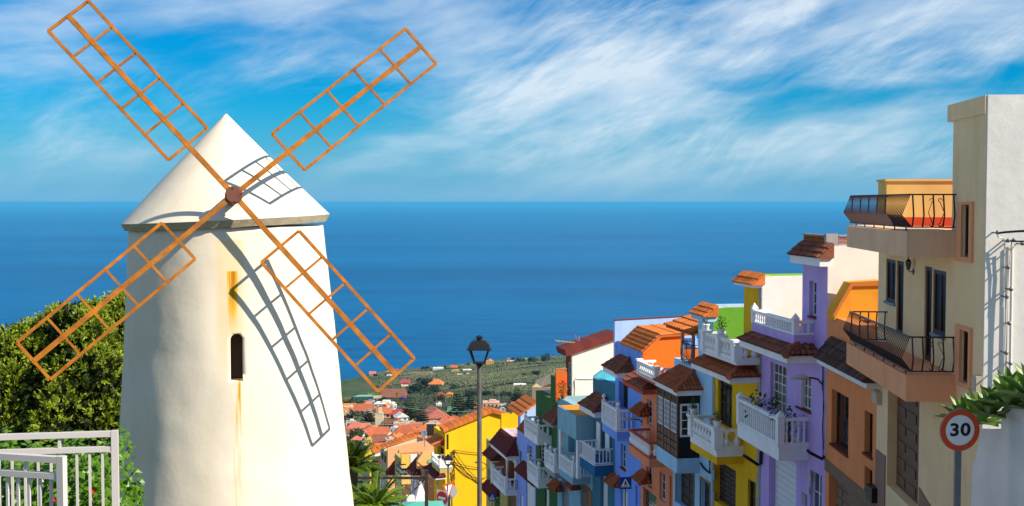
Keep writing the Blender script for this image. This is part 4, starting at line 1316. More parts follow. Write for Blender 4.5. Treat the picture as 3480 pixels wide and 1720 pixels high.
H.balcony(y3, .85, 226, 92, 1010, 1130, 1175, 'bottle', trim, post='pyramid', pitch=.24, pw=.2, mid=1)
H.eave(y3, .6, 88, 5, 845, 832, rise=.6, tile=maroon, rows=3, hip=False)
H.eave(y3, .6, 75, -20, 1200, 1188, rise=.6, tile=maroon, rows=3, hip=False)
H.window(y3, 50, 75, 920, 1060, 1, 2, r=.2)
H.door(y3, 115, 170, 1095, 1330, greenp, r=.2, cols=2, rows=4)
H.garage(y3, 245, 330, 1190, 1330, r=.25, slats=6, mat=wood)
H.finish()
cross(H, 'upper_wall', H.L*.5, .3, y3, [(185,370),(285,370),(345,275),(420,275),(420,720),(185,720)], S('golden yellow plaster', (.86,.47,.008)))
# 14 big yellow house
yellow = S('sunflower yellow plaster', (.86,.52,.012), streak=.12)
yA = C12[1]+5
A = (at(1513, 1450, yA).x, yA); B = chain(A, 1474, -.32)
H = House(A, B, 'big yellow house with broad sunlit gable wall and orange roof', group='houses further down the street')
zE = H.oz(z1(692, 790), 0)[1]; oE = H.oz(z1(692, 790), 0)[0]
H.block(0, H.L, zE-.3, yellow, yellow, 8, parapet=.0)
gw = cross(H, 'gable_wall', -.1, .4, z1, [(690,795),(985,672),(1055,668),(1055,1340),(690,1340)], yellow)
(o0, zA), (o1, zB), (o2, zC) = [H.oz(z1(*p), 0) for p in ((668,768),(985,640),(1060,650))]
for i in range(10):
    f0, f1 = i/10, (i+1)/10
    H.slope_roof('roof_strip', [(-.35, o0+(o1-o0)*f0, zA+(zB-zA)*f0), (-.35, o0+(o1-o0)*f1-.06, zA+(zB-zA)*f1), (1.0, o0+(o1-o0)*f1-.06, zA+(zB-zA)*f1), (1.0, o0+(o1-o0)*f0, zA+(zB-zA)*f0)], tile_orange, .32, gw)
H.slope_roof('roof_strip', [(-.35, o1, zB), (-.35, o2-3, zC-1.2), (1.0, o2-3, zC-1.2), (1.0, o1, zB)], tile_orange, .3, gw)
# porch roof, balcony and canopy of the street front
sn, zt = H.sz(zf(1385, 500), 1.0); sf, _ = H.sz(zf(1285, 400), 1.0)
pr = H.part('porch_roof', MB().prism([(.004, zt-.1), (.95, zt-.1), (.95, zt-.02), (.004, zt+.33)], 'x', sn+.02, sf), maroon)
for i in range(5):
    f0, f1 = i/5, (i+1)/5
    a_, b_ = sn+(sf-sn)*f0, sn+(sf-sn)*f1-.06
    H.slope_roof('roof_strip', [(a_, -.05, zt+.5), (b_, -.05, zt+.5), (b_, 1.05, zt+.03), (a_, 1.05, zt+.03)], tile_orange, .08, pr)
H.balcony(z1, 1.0, 655, 603, 985, 1022, 1030, 'slim', trim, olive, 1062, post='pyramid', pitch=.25, pw=.2)
H.opening(z1, 640, 688, 910, 990, r=.4)
H.eave(zf, 1.0, 1402, 1272, 940, 915, rise=.6, tile=maroon, rows=4)
H.window(z1, 636, 650, 1105, 1150, 2, 3, r=.15)
H.finish()
gl = H.part('gable_slit', MB().box(-.12, -.08, *[H.oz(z1(x, 800), 0)[0] for x in (697, 709)], H.oz(z1(700, 905), 0)[1], H.oz(z1(700, 808), 0)[1]), darkwood, gw)
# cables across the yellow wall
def ycab(label, pts, r=.025):
    P = [Vector(H.root.matrix_basis @ Vector((-.25-(q[2] if len(q) > 2 else 0), H.oz(z1(q[0], q[1]), -.25)[0], H.oz(z1(q[0], q[1]), -.25)[1]-H.base))) for q in pts]
    o = P[0]
    c = link('wall_cable', MB().tube([p_-o for p_ in P], r, 5).mesh('cable', rubber), None, o)
    return tag(c, label, 'cable', 'cables slung across the yellow gable wall')
def sagpts(a, b, sag, n=10): return [(a[0]+(b[0]-a[0])*t/n, a[1]+(b[1]-a[1])*t/n + sag*4*(t/n)*(1-t/n)) for t in range(n+1)]
ycab('topmost black cable slung from the bundle across the yellow wall to the olive house', sagpts((745,910),(955,935),4))
ycab('steep cable falling from the bundle top across the yellow wall', sagpts((750,915),(960,1140),30))
ycab('middle sagging cable from the lower bracket on the yellow wall', sagpts((752,990),(957,1028),10))
ycab('lowest sagging cable on the yellow wall crossing behind the lamp post', sagpts((752,990),(960,1085),45))
ycab('long straight low cable running down the yellow wall behind the lamp post', sagpts((755,995),(955,1145),6))
for k, dx in enumerate((0, 6, -6, 3)):
    ycab('tangled vertical cable bundle at the edge of the yellow wall, strand %s' % ('nearest the corner', 'by the bracket', 'next to the lantern', 'in its middle')[k], [(743+dx+4*math.sin(t*1.7+k), 912+22*t) for t in range(12)], .03)
# ------------------------------------------------------------------ unseen paving and asphalt, toned for the light they bounce
paving = M('pale bounce paving', (.68,.60,.49), var=.12, scale=.8, bump=.2)  # out of view, added pale and wide to bounce sun onto the facades
mb = MB(); ys = [4, 7, 12, 16, 20, 23, 26, 32, 40, 50, 60, 75, 90, 110]
NX = 9
for y in ys:
    x0 = -3.0 if y <= 23 else -24.0
    x1 = max(2.0, min(8.2, 9.2-max(0, y-36)*.2)) - max(0, y-60)*.07
    for c in range(NX): mb.v.append((x0+(x1-x0)*c/(NX-1), y, 0))
xs = range(NX)
mb.v = [(x, y, terr(x, y)+.02) for x, y, z in mb.v]
for r in range(len(ys)-1):
    for c in range(len(xs)-1):
        k = r*len(xs)+c; mb.f.append((k, k+1, k+1+len(xs), k+len(xs)))
tag(put('bounce_pavement', mb, paving), kind='structure')
mb2 = MB(); ys2 = [-6, 0, 4, 7, 12, 16, 20, 23, 25.5]  # unseen dark asphalt over the near paving, added to cut bounce onto the mill
for y in ys2:
    for c in range(NX): x = -3.0 + 11.4*c/(NX-1); mb2.v.append((x, y, terr(x, y)+.045))
for r in range(len(ys2)-1):
    for c in range(NX-1): k = r*NX+c; mb2.f.append((k, k+1, k+1+NX, k+NX))
tag(put('street', mb2, M('low bounce asphalt', (.13,.125,.12), var=.2, scale=1.5, bump=.3)), kind='structure')

# ------------------------------------------------------------------ leaves
def leaf_at(mb, c, t, s, l, w, fold=.15):
    """one folded leaf: base c, direction t, side s"""
    nrm = t.cross(s).normalized()
    mid = c + t*l*.5 + nrm*(-fold*w)
    mb.add([c, c+t*l*.45+s*w*.5, c+t*l, c+t*l*.45-s*w*.5, mid], [(0,4,1),(4,2,1),(0,3,4),(3,2,4)])
def rvec(r): return Vector((r.gauss(0,1), r.gauss(0,1), r.gauss(0,1))).normalized()
leaf_y = M('sunlit toned shrub leaf', (.33,.42,.025), rough=.42, var=.5, scale=2.5, bump=0, trans=.35, spec=.4)  # outer leaves, sunlit highlights put into the colour
leaf_shade = M('shade toned shrub leaf', (.016,.030,.005), rough=.5, var=.4, scale=2.5, bump=0, trans=.15)  # inner leaves, dark gaps between the tufts put into the colour as shade
leaf_h = M('hedge leaf', (.105,.235,.008), rough=.35, var=.4, scale=5, bump=0, trans=.28, spec=.5)
bark = M('grey brown bark', (.13,.095,.065), var=.3, scale=12, bump=.5)

# big shrub left of the mill
SB = Vector((at(215, 1300, 26).x, 26.0, terr(-10, 26)-.2))
shrub = empty('shrub', tuple(SB), 0, 'big bushy shrub with yellow green leaves behind the white railing, left of the mill', 'shrub')
r = random.Random(5)
lobes = []
for (u, v, rad, dy) in ((60,1150,.95,0),(170,1130,.85,.4),(250,1060,.75,-.2),(330,1090,.8,.3),(395,1050,.62,.7),(300,1200,1.0,-.5),(120,1270,1.0,-.4),(390,1230,.9,.2),
                        (30,1330,1.0,.1),(220,1370,1.1,-.7),(370,1370,1.0,0),(120,1430,.9,-.5),(-60,1200,1.0,.3),(-60,1400,1.1,.2),(-150,1300,1.1,.3),(480,1250,.8,1.2),(480,1400,.8,1.2)):
    lobes.append((at(u, v+55, 26+dy)-SB, rad*.86))
lobes += [(Vector((p.x+.3, p.y+1.3, p.z-.2)), q) for p, q in lobes[::2]]
lobes += [(at(u, v, 26.2)-SB, 1.0) for u, v in ((20,1480),(150,1500),(280,1480),(390,1470),(200,1300),(90,1380),(320,1300))]
mbb = MB()
for p, q in lobes:
    mbb.tube([(0,0,-.5), (p.x*.45, p.y*.45, p.z*.35), (p.x*.8, p.y*.8, p.z*.75), tuple(p)], .11, 6, .025)
put('trunk', mbb, bark, shrub)
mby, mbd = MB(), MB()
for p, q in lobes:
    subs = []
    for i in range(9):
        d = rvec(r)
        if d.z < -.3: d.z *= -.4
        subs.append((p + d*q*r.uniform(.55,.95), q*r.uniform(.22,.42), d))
    for c0, q2, dd in subs:
        for i in range(44):                       # twigs with leaf tufts
            d = (rvec(r) + dd*.5 + Vector((0,0,.35))).normalized()
            rr = q2*(.5+.7*r.random())
            c = c0 + d*rr
            up = (d*.8 + Vector((0,0,.7)) + rvec(r)*.4).normalized()
            tw = r.uniform(.08,.24)
            n = r.randint(6, 10)
            for k in range(n):
                b = c + up*tw*k/n
                t = (up*.9 + rvec(r)*.75).normalized(); s = t.cross(rvec(r)).normalized()
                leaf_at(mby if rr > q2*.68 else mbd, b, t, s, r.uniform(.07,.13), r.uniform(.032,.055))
    for i in range(420):                          # inner leaves, crown shade put into their colour
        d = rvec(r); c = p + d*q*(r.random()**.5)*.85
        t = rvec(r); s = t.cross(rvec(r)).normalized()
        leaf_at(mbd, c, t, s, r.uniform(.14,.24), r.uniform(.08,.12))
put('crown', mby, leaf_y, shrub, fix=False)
put('inner_foliage', mbd, leaf_shade, shrub, fix=False)
# hedge in front
HBX = Vector((at(150, 1650, 10.6).x, 10.6, terr(-4.5, 10.6)))
hedge = empty('hedge', tuple(HBX), 0, 'glossy green hibiscus hedge with red flowers behind the railing', 'hedge')
mb, mbd = MB(), MB()
for i in range(9500):
    u = r.uniform(-160, 440); v = 1500 + 8*math.sin(u*.03) + (max(0, u-330)*1.3)
    top = at(u, v, 10.6).z
    z = top - (r.random()**.75)*2.0
    dep = 10.2 + r.random()*1.1 + (.18*math.sin(u*.045+z*3))
    x = at(u, 1600, 10.6).x
    if u > 400 and z > top-.15: continue
    c = Vector((x, dep, z)) - HBX
    t = (Vector((r.gauss(0,.5), -.55, -.35)) + rvec(r)*.6).normalized(); s = t.cross(Vector((r.gauss(0,.4), -.4, 1))).normalized()
    leaf_at(mb, c, t, s, r.uniform(.06,.115), r.uniform(.05,.085), .2)
put('foliage', mb, leaf_h, hedge, fix=False)
mb = MB()
for i in range(26):
    x = at(r.uniform(-100, 400), 1600, 10.8).x; q = Vector((x, 10.9, HBX.z))-HBX
    mb.tube([q, q+Vector((r.uniform(-.2,.2), -.2, r.uniform(.9,1.3)))], .015, 4)
put('stems', mb, bark, hedge)
for (u, v) in ((188,1697),(173,1655),(320,1668)):
    p = at(u, v, 10.05)-HBX
    mb = MB()
    for k in range(5):
        a = k*1.257; t = Vector((math.cos(a), -.45, math.sin(a))).normalized()
        leaf_at(mb, p, t, t.cross(Vector((0,1,0))).normalized(), .024, .022)
    put('flower', mb, redflower, hedge, fix=False)

# ------------------------------------------------------------------ pale metal railings
pale = M('pale pinkish grey paint', (.58,.53,.50), rough=.45, var=.06, bump=.04, spec=.4)
def railing(label, y0, slope, u0, u1, v_top1, v_mid1, bars, post_u, y_far_u):
    # plane through the near-right post, running left
    p1 = at(u1, v_top1, y0)
    def pt(u, v):
        d = ray(u, v); k = (p1.y - slope*p1.x)/(d.y - slope*d.x); return d*k
    gz = terr(p1.x, p1.y)
    root = empty('metal_railing', (p1.x, p1.y, gz), 0, label, 'railing', 'pale metal railings by the hedge')
    O = Vector((p1.x, p1.y, gz))
    a = pt(u0, v_top1)
    zt, zm = p1.z, pt(u1, v_mid1).z
    dirv = (Vector((a.x, a.y, 0))-Vector((p1.x, p1.y, 0))).normalized()
    Lr = (Vector((a.x, a.y))-Vector((p1.x, p1.y))).length
    def P(t, z): return Vector((dirv.x*t, dirv.y*t, z-gz))
    put('post', MB().beam(P(0, gz-.1), P(0, zt), .044, .044, dirv), pale, root)
    put('top_rail', MB().beam(P(.026, zt-.022), P(Lr, zt-.022), .045, .038), pale, root)
    put('mid_rail', MB().beam(P(.026, zm), P(Lr, zm), .036, .036), pale, root)
    put('bottom_rail', MB().beam(P(.026, gz+.12), P(Lr, gz+.12), .036, .036), pale, root)
    n = bars
    for i in range(1, n):
        t = Lr*i/n
        put('bar', MB().beam(P(t, gz+.14), P(t, zm-.019), .016, .016, dirv), pale, root)
    for k in (.36, .8):
        put('spacer', MB().beam(P(Lr*k, zm+.019), P(Lr*k, zt-.046), .02, .02, dirv), pale, root)
    return root
railing('pale metal railing with corner post against the mill, farther of the two', 8.2, .16, -140, 390, 1463, 1525, 12, 0, 0)
railing('pale metal railing at the picture edge, nearer of the two', 7.0, -.25, -120, 209, 1550, 1619, 9, 0, 0)

# ------------------------------------------------------------------ retaining wall with agaves, speed sign
wallm = S('weathered white wall', (.80,.775,.755), streak=.3, scale=1.3)
yw0 = 17.2
WA = at(3300, 1600, yw0)
ww = empty('garden_wall', (WA.x, WA.y, terr(WA.x, WA.y)-.5), 0, 'weathered white stepped garden wall in shade behind the speed limit sign', 'wall')
O = Vector(ww.location)
# wall runs from its far end towards the camera, drifting right; its face looks to the street
def wpt(t): return Vector((WA.x + 1.30*t*.16, WA.y - 4.0*t*.16*2.2, 0))
def face(u, v):
    a, b = wpt(0), wpt(6); n = Vector((-(b.y-a.y), b.x-a.x)); d = ray(u, v)
    k = (a.x*n.x + a.y*n.y)/(d.x*n.x + d.y*n.y); return d*k
prof = [(3293,1800),(3303,1600),(3322,1528),(3337,1457),(3402,1457),(3404,1388),(3480,1350),(3620,1285),(3620,1900)]
pts = [face(u, v)-O for u, v in prof]
zb = -1.0
pts[0].z = zb; pts[-1].z = zb
th = Vector((.22, .05, 0))
n = len(pts)
put('wall_body', MB().add(pts + [p+th for p in pts], [tuple(range(n)), tuple(range(2*n-1, n-1, -1))] + [(i, (i+1) % n, n+(i+1) % n, n+i) for i in range(n)]), wallm, ww)
soil = put('soil_bed', MB().add([pts[3]+th+Vector((0,0,-.1)), pts[7]+th+Vector((0,0,-.1)), pts[7]+th+Vector((2,.5,-.1)), pts[3]+th+Vector((2,.5,-.1))], [(0,1,2,3)]), M('dry soil', (.16,.11,.07)), ww)
ag = M('agave leaf', (.125,.24,.030), rough=.4, var=.3, scale=4, bump=0, trans=.12, spec=.45)
def agave(u, v, y, size, label, seed):
    rr = random.Random(seed)
    p = at(u, v, y)
    root = empty('agave', tuple(p), 0, label, 'agave', 'agaves in the wall bed')
    for i in range(20):
        a = i*2.4; el = .12 + .9*(i/20)**1.1
        L_ = size*rr.uniform(.85,1.1); w = size*.33
        t = Vector((math.cos(a)*math.cos(el*1.45), math.sin(a)*math.cos(el*1.45), math.sin(el*1.45)))
        s = t.cross(Vector((0,0,1))).normalized(); nn = s.cross(t)
        vs, fs = [], []
        for k, (f, wk) in enumerate(((0,.55),(.25,.8),(.5,1),(.75,.75),(.92,.3),(1,.02))):
            c = t*L_*f + Vector((0,0,-.22*L_*f*f*(1-el))) + nn*0
            vs += [c - s*w*wk/2 + nn*.10*w*wk*2, c - nn*.12*w*wk, c + s*w*wk/2 + nn*.10*w*wk*2]
            if k:
                j = 3*(k-1); fs += [(j, j+1, j+4, j+3), (j+1, j+2, j+5, j+4)]
        put('leaf', MB().add(vs, fs), ag, root, smooth=True, fix=False)
agave(3330, 1440, 17.0, .54, 'dark green agave just right above the speed limit sign', 1)
agave(3270, 1430, 17.5, .42, 'agave at the far end of the wall bed peeking behind the speed limit sign', 2)
agave(3430, 1385, 16.0, .55, 'bright agave standing highest at the right picture edge', 3)
agave(3365, 1415, 16.4, .48, 'agave between the two larger agaves in the wall bed', 4)
agave(3510, 1360, 15.4, .60, 'agave cut off by the right picture edge', 5)

def disc(c, ax_x, ax_y, r0, r1, off, th, n=48):
    """flat ring or disc facing ax_x x ax_y"""
    nz = ax_x.cross(ax_y).normalized()
    mb = MB(); vs = []
    for rr in (r0, r1):
        for z in (off, off+th):
            for k in range(n):
                a = 2*math.pi*k/n
                vs.append(c + ax_x*rr*math.cos(a) + ax_y*rr*math.sin(a) + nz*z)
    fs = []
    for k in range(n):
        k2 = (k+1) % n
        i0, i1, o0, o1 = 0, n, 2*n, 3*n
        fs += [(i1+k, i1+k2, o1+k2, o1+k), (i0+k2, i0+k, o0+k, o0+k2), (o0+k, o0+k2, o1+k2, o1+k)]
        if r0 > 0: fs.append((i0+k2, i0+k, i1+k, i1+k2))
    return mb.add(vs, fs)
sgn_red = M('red sign enamel', (.72,.075,.012), rough=.35, var=.08, bump=.02, spec=.4)
sgn_white = M('white sign enamel', (.84,.84,.83), rough=.35, var=.04, bump=.02, spec=.4)
sgn_black = M('black sign paint', (.01,.01,.012), rough=.5, bump=0)
sgn_blue = M('blue sign enamel', (.008,.045,.30), rough=.35, var=.05, bump=.02, spec=.4)
def text_mesh(body, size, mat, bold=.0, ext=.002):
    cu = bpy.data.curves.new('numerals', 'FONT')
    cu.body = body; cu.size = size; cu.align_x = 'CENTER'; cu.align_y = 'CENTER'; cu.extrude = ext; cu.offset = bold; cu.space_character = 1.08
    t = bpy.data.objects.new('tmp', cu); COL.objects.link(t)
    bpy.context.view_layer.update()
    me = bpy.data.meshes.new_from_object(t.evaluated_get(bpy.context.evaluated_depsgraph_get()))
    bpy.data.objects.remove(t)
    me.materials.clear(); me.materials.append(mat)
    return me
c = at(3262, 1462, 16.3)
g = terr(c.x, c.y)
sg = empty('speed_limit_sign', (c.x, c.y, g), 0, 'round red and white 30 speed limit sign on grey steel post', 'sign')
C0 = Vector((0, 0, c.z-g))
tx = Vector((1, .14, 0)).normalized(); ty = Vector((0, 0, 1))
put('post', MB().box(-.04, .04, .03, .09, -.3, c.z-g+.28), steel, sg)
put('sign_plate', disc(C0, tx, ty, 0, .292, -.02, .02), M('grey sign back', (.25,.25,.25), rough=.6), sg)
put('red_ring', disc(C0, tx, ty, .213, .292, .002, .006), sgn_red, sg)
put('white_face', disc(C0, tx, ty, 0, .2125, .002, .004), sgn_white, sg)
nz = tx.cross(ty)
num = link('numerals', text_mesh('30', .245, sgn_black, .007), sg, C0 + nz*.0085, Matrix((tx, ty, nz)).transposed().to_euler(), (1.22, 1, 1))
put('top_clip', MB().box(-.035, .035, -.005, .05, c.z-g+.29, c.z-g+.302), steel, sg)

# ------------------------------------------------------------------ street lamps
def lamp(u, v_top, v_neck, y, label, s=1.0, head_w=83):
    top, neck = at(u, v_top, y), at(u, v_neck, y)
    g = terr(neck.x, neck.y)-.1
    root = empty('street_lamp', (neck.x, neck.y, g), 0, label, 'street lamp')
    h = top.z-neck.z; zn = neck.z-g; k = h/1.42
    pm = M('weathered lamp post paint', (.07,.066,.062), rough=.6, var=.7, scale=3, bump=.2, streak=.6, dirt=(.9,.9,.9))
    put('pole', MB().lathe([(.17*k,0),(.17*k,.4),(.10*k,.45),(.092*k,zn-.02)], 16), pm, root, smooth=True)
    put('neck', MB().lathe([(.092*k,zn-.02),(.13*k,zn),(.13*k,zn+.08*k),(.09*k,zn+.1*k)], 16), black, root, smooth=True)
    z0, z1 = zn+.1*k, zn+.86*k*.78
    b0, b1 = .24*k, .41*k
    cage = MB().box(-b0, b0, -b0, b0, z0, z0+.07*k)
    put('cage_base', cage, black, root)
    for sx in (-1, 1):
        for sy in (-1, 1):
            put('cage_bar', MB().beam((sx*b0*.92, sy*b0*.92, z0+.07*k), (sx*b1*.92, sy*b1*.92, z1), .05*k, .05*k), black, root)
    pw = [(-1,-1),(1,-1),(1,1),(-1,1)]
    put('roof_brim', MB().box(-b1*1.2, b1*1.2, -b1*1.2, b1*1.2, z1, z1+.04*k), black, root)
    mb = MB(); prof = [(1.12, z1+.04*k), (1.03, z1+.12*k), (.92, z1+.24*k), (.74, z1+.33*k), (.52, z1+.37*k)]
    for f, z in prof: mb.v += [(x*b1*f, y_*b1*f, z) for x, y_ in pw]
    for i in range(len(prof)-1):
        for q in range(4): mb.f.append((i*4+q, i*4+(q+1) % 4, (i+1)*4+(q+1) % 4, (i+1)*4+q))
    mb.f.append((len(prof)*4-4, len(prof)*4-3, len(prof)*4-2, len(prof)*4-1))
    put('hood', mb, black, root)
    zt = z1+.37*k
    put('finial', MB().lathe([(.11*k,zt),(.11*k,zt+.1*k),(.17*k,zt+.11*k),(.17*k,zt+.13*k),(.02*k,zt+.2*k)], 10), black, root)
    return root
lamp(1629, 1124, 1243, 26.0, 'tall black lantern street lamp on weathered post in front of the yellow house')
lamp(1523, 1538, 1584, 70.0, 'small distant black lantern street lamp beside the yellow wall')
def cobra(zm, H, xh0, xh1, yh, xw, yw, label, o_w=.02):
    s, z = H.sz(zm(xw, yw), 0.0)
    base = Vector(hp(H, s, .0, z))
    tip = at(*zm(xh1, yh), base.y - .2)
    endp = at(*zm(xh0, yh), base.y - .3)
    r_ = empty('wall_street_light', tuple(base), 0, label, 'street light', 'grey street lights on wall arms')
    a = tip-base; b = endp-base
    put('arm', MB().tube([(0,0,0), a*.35+Vector((0,0,.10)), a*.75+Vector((0,0,.06)), a+Vector((0,0,.02))], .028, 8), black, r_, smooth=True)
    dirv = (b-a); L_ = dirv.length; d = dirv.normalized(); sd = d.cross(Vector((0,0,1))).normalized(); up = sd.cross(d)
    mb = MB(); N_ = 10; st = [(0,.25,.3),(.12,.7,.8),(.35,1,1),(.7,.95,.9),(.92,.6,.55),(1,.15,.2)]
    for t, w, h in st:
        for k in range(N_):
            ang = 2*math.pi*k/N_
            y_ = math.sin(ang); mb.v.append(tuple(a + d*L_*t + sd*.16*w*math.cos(ang) + up*((.10 if y_ > 0 else .035)*h*y_)))
    for i in range(len(st)-1):
        for k in range(N_): mb.f.append((i*N_+k, i*N_+(k+1) % N_, (i+1)*N_+(k+1) % N_, (i+1)*N_+k))
    mb.f += [tuple(range(N_)), tuple(range((len(st)-1)*N_, len(st)*N_))]
    put('lamp_head', mb, M('light grey lamp shell', (.42,.45,.47), rough=.4, var=.05, bump=0, spec=.4), r_, smooth=True)
    put('wall_plate', MB().box(-.02,.02,-.05,.05,-.15,.15), steel, r_)
cobra(z4, HL, 247, 345, 672, 408, 702, 'grey street light on curved arm in front of the lilac house')
cobra(y2, HLB, 542, 650, 580, 712, 606, 'grey street light on curved arm before the cornflower blue house')
cobra(z1, HG, 878, 915, 993, 955, 1010, 'small grey street light seen beside the lamp post on the yellow wall')

# ------------------------------------------------------------------ road signs
def crossing_sign(cu, cv, y, w, label):
    c = at(cu, cv, y); g = terr(c.x, c.y)
    r_ = empty('crossing_sign', (c.x, c.y, g), R(4), label, 'sign', 'blue crossing signs')
    z = c.z-g; h = w/2
    put('post', MB().box(-.025,.025,.02,.07,-.2,z+h*.9), steel, r_)
    put('plate', MB().box(-h,h,0,.015,z-h,z+h), sgn_blue, r_)
    put('triangle', MB().prism([(-h*.82, z-h*.70),(h*.82, z-h*.70),(0, z+h*.78)], 'y', -.006, -.001), sgn_white, r_)
    k = h/.42
    def f(pts): return [(x*k, z+yy*k) for x, yy in pts]
    fig = MB()
    for pl in ([(-.03,.17),(.03,.17),(.045,.12),(.02,.08),(-.02,.08),(-.045,.12)],                       # head
               [(-.05,.07),(.05,.07),(.06,-.06),(-.05,-.06)],                                             # trunk
               [(-.05,.06),(-.035,.02),(-.11,-.06),(-.13,-.04)], [(.05,.06),(.04,.02),(.10,-.05),(.12,-.03)],   # arms
               [(-.05,-.06),(.0,-.06),(-.06,-.25),(-.11,-.25)], [(.0,-.06),(.06,-.06),(.12,-.25),(.07,-.25)]):   # legs
        fig.prism(f(pl), 'y', -.010, -.0065)
    put('walking_figure', fig, sgn_black, r_)
    for i in range(5):
        x = (-.24+.12*i)
        put('stripe', MB().prism(f([(x-.035,-.285),(x+.025,-.285),(x+.035,-.20),(x-.015,-.20)]), 'y', -.0104, -.0066) if i in (0, 4) else MB().prism(f([(x-.03,-.285),(x+.03,-.285),(x+.025,-.255),(x-.02,-.255)]), 'y', -.0104, -.0066), sgn_black, r_)
crossing_sign(*y2(579, 1088), 52.0, .54, 'blue pedestrian crossing sign in front of the cornflower blue house')
crossing_sign(*y3(95, 1186), 74.0, .46, 'small blue pedestrian crossing sign before the olive house')
ca = at(1501.5, 1693, 52.0); g = terr(ca.x, ca.y)
ne = empty('no_entry_sign', (ca.x, ca.y, g), 0, 'round red no entry sign with white bar on a white backing plate', 'sign')
tx = Vector((.80, -.60, 0)).normalized(); ty = Vector((.0, 0, 1)); nz = tx.cross(ty)
C0 = Vector((0,0,ca.z-g))
put('post', MB().tube([(.25,.12,-.3),(.25,.12,ca.z-g+.62)], .035, 8), steel, ne)
b = MB(); q = [C0+tx*a_*.33+ty*b_*.33-nz*.03 for a_, b_ in ((-1,-1),(1,-1),(1,1),(-1,1))]
b.add([p_ for p_ in q]+[p_-nz*.02 for p_ in q], [(0,1,2,3),(7,6,5,4),(0,1,5,4),(1,2,6,5),(2,3,7,6),(3,0,4,7)])
put('backing_plate', b, sgn_white, ne)
put('red_disc', disc(C0, tx, ty, 0, .30, -.01, .012), M('bright red enamel', (.62,.010,.022), rough=.35, bump=0), ne)
b = MB(); q = [C0+tx*a_*.21+ty*b_*.055+nz*.006 for a_, b_ in ((-1,-1),(1,-1),(1,1),(-1,1))]
b.add(q+[p_-nz*.003 for p_ in q], [(0,1,2,3),(7,6,5,4),(0,1,5,4),(1,2,6,5),(2,3,7,6),(3,0,4,7)])
put('white_bar', b, sgn_white, ne)
cy = at(1524, 1662, 52.6); g = terr(cy.x, cy.y)
yl = empty('give_way_sign', (cy.x, cy.y, g), 0, 'white give way triangle with red edge seen from the side above the no entry sign', 'sign')
tx = Vector((.62, .78, 0)).normalized(); nz = tx.cross(Vector((0,0,1)))
def tri(s, off):
    q = [Vector((0,0,cy.z-g))+tx*a_*s+Vector((0,0,b_*s))+nz*off for a_, b_ in ((-.95,.62),(.95,.62),(0,-1.05))]
    return MB().add(q+[p_-nz*.006 for p_ in q], [(0,1,2),(5,4,3),(0,1,4,3),(1,2,5,4),(2,0,3,5)])
put('post', MB().tube([(.05,.1,-.3),(.05,.1,cy.z-g+.2)], .03, 8), steel, yl)
put('red_triangle', tri(.42, 0), sgn_red, yl)
put('white_triangle', tri(.27, .004), sgn_white, yl); put('white_triangle_back', tri(.27, -.008), sgn_white, yl)
cd = at(1535, 1672, 53.2); g = terr(cd.x, cd.y)
rb = empty('round_sign', (cd.x, cd.y, g), 0, 'grey back of a round sign behind the give way triangle', 'sign')
put('plate', disc(Vector((0,0,cd.z-g)), Vector((.8,.6,0)), Vector((0,0,1)), 0, .30, 0, .02), grey, rb)
put('post', MB().tube([(0,.08,-.3),(0,.08,cd.z-g+.2)], .03, 8), steel, rb)

# ------------------------------------------------------------------ dark iron fence, palms, obelisk, fountain, kiosk
pf = at(1449, 1602, 28.0); zt = pf.z; gz = zt-1.15
fe = empty('iron_fence', (pf.x, pf.y, gz), 0, 'dark iron fence with crossed braces beside the mill above the palm', 'fence')
brown_iron = M('brown black iron', (.045,.035,.028), rough=.5, var=.3, bump=.1)
dx = (at(1268, 1602, 28.0).x - pf.x)
for k in range(4):
    put('post', MB().box(dx*k-.04, dx*k+.04, -.04, .04, -.6, 1.15), brown_iron, fe)
    put('post_cap', MB().box(dx*k-.05, dx*k+.05, -.05, .05, 1.152, 1.18), brown_iron, fe)
put('top_rail', MB().box(dx*3.2, -.04, -.025, .025, .96, 1.02), brown_iron, fe)
for k in range(3):
    a, b = dx*(k+1)+.04, dx*k-.04
    put('brace', MB().beam((a,0,.95), (b,0,-.25), .02, .02), brown_iron, fe)
    put('brace', MB().beam((a,.022,-.25), (b,.022,.95), .02, .02), brown_iron, fe)
frond_m = M('palm frond', (.11,.17,.015), rough=.45, var=.4, scale=3, bump=0, trans=.25)
frond_b = M('bright cycad frond', (.17,.28,.012), rough=.4, var=.4, scale=3, bump=0, trans=.25)
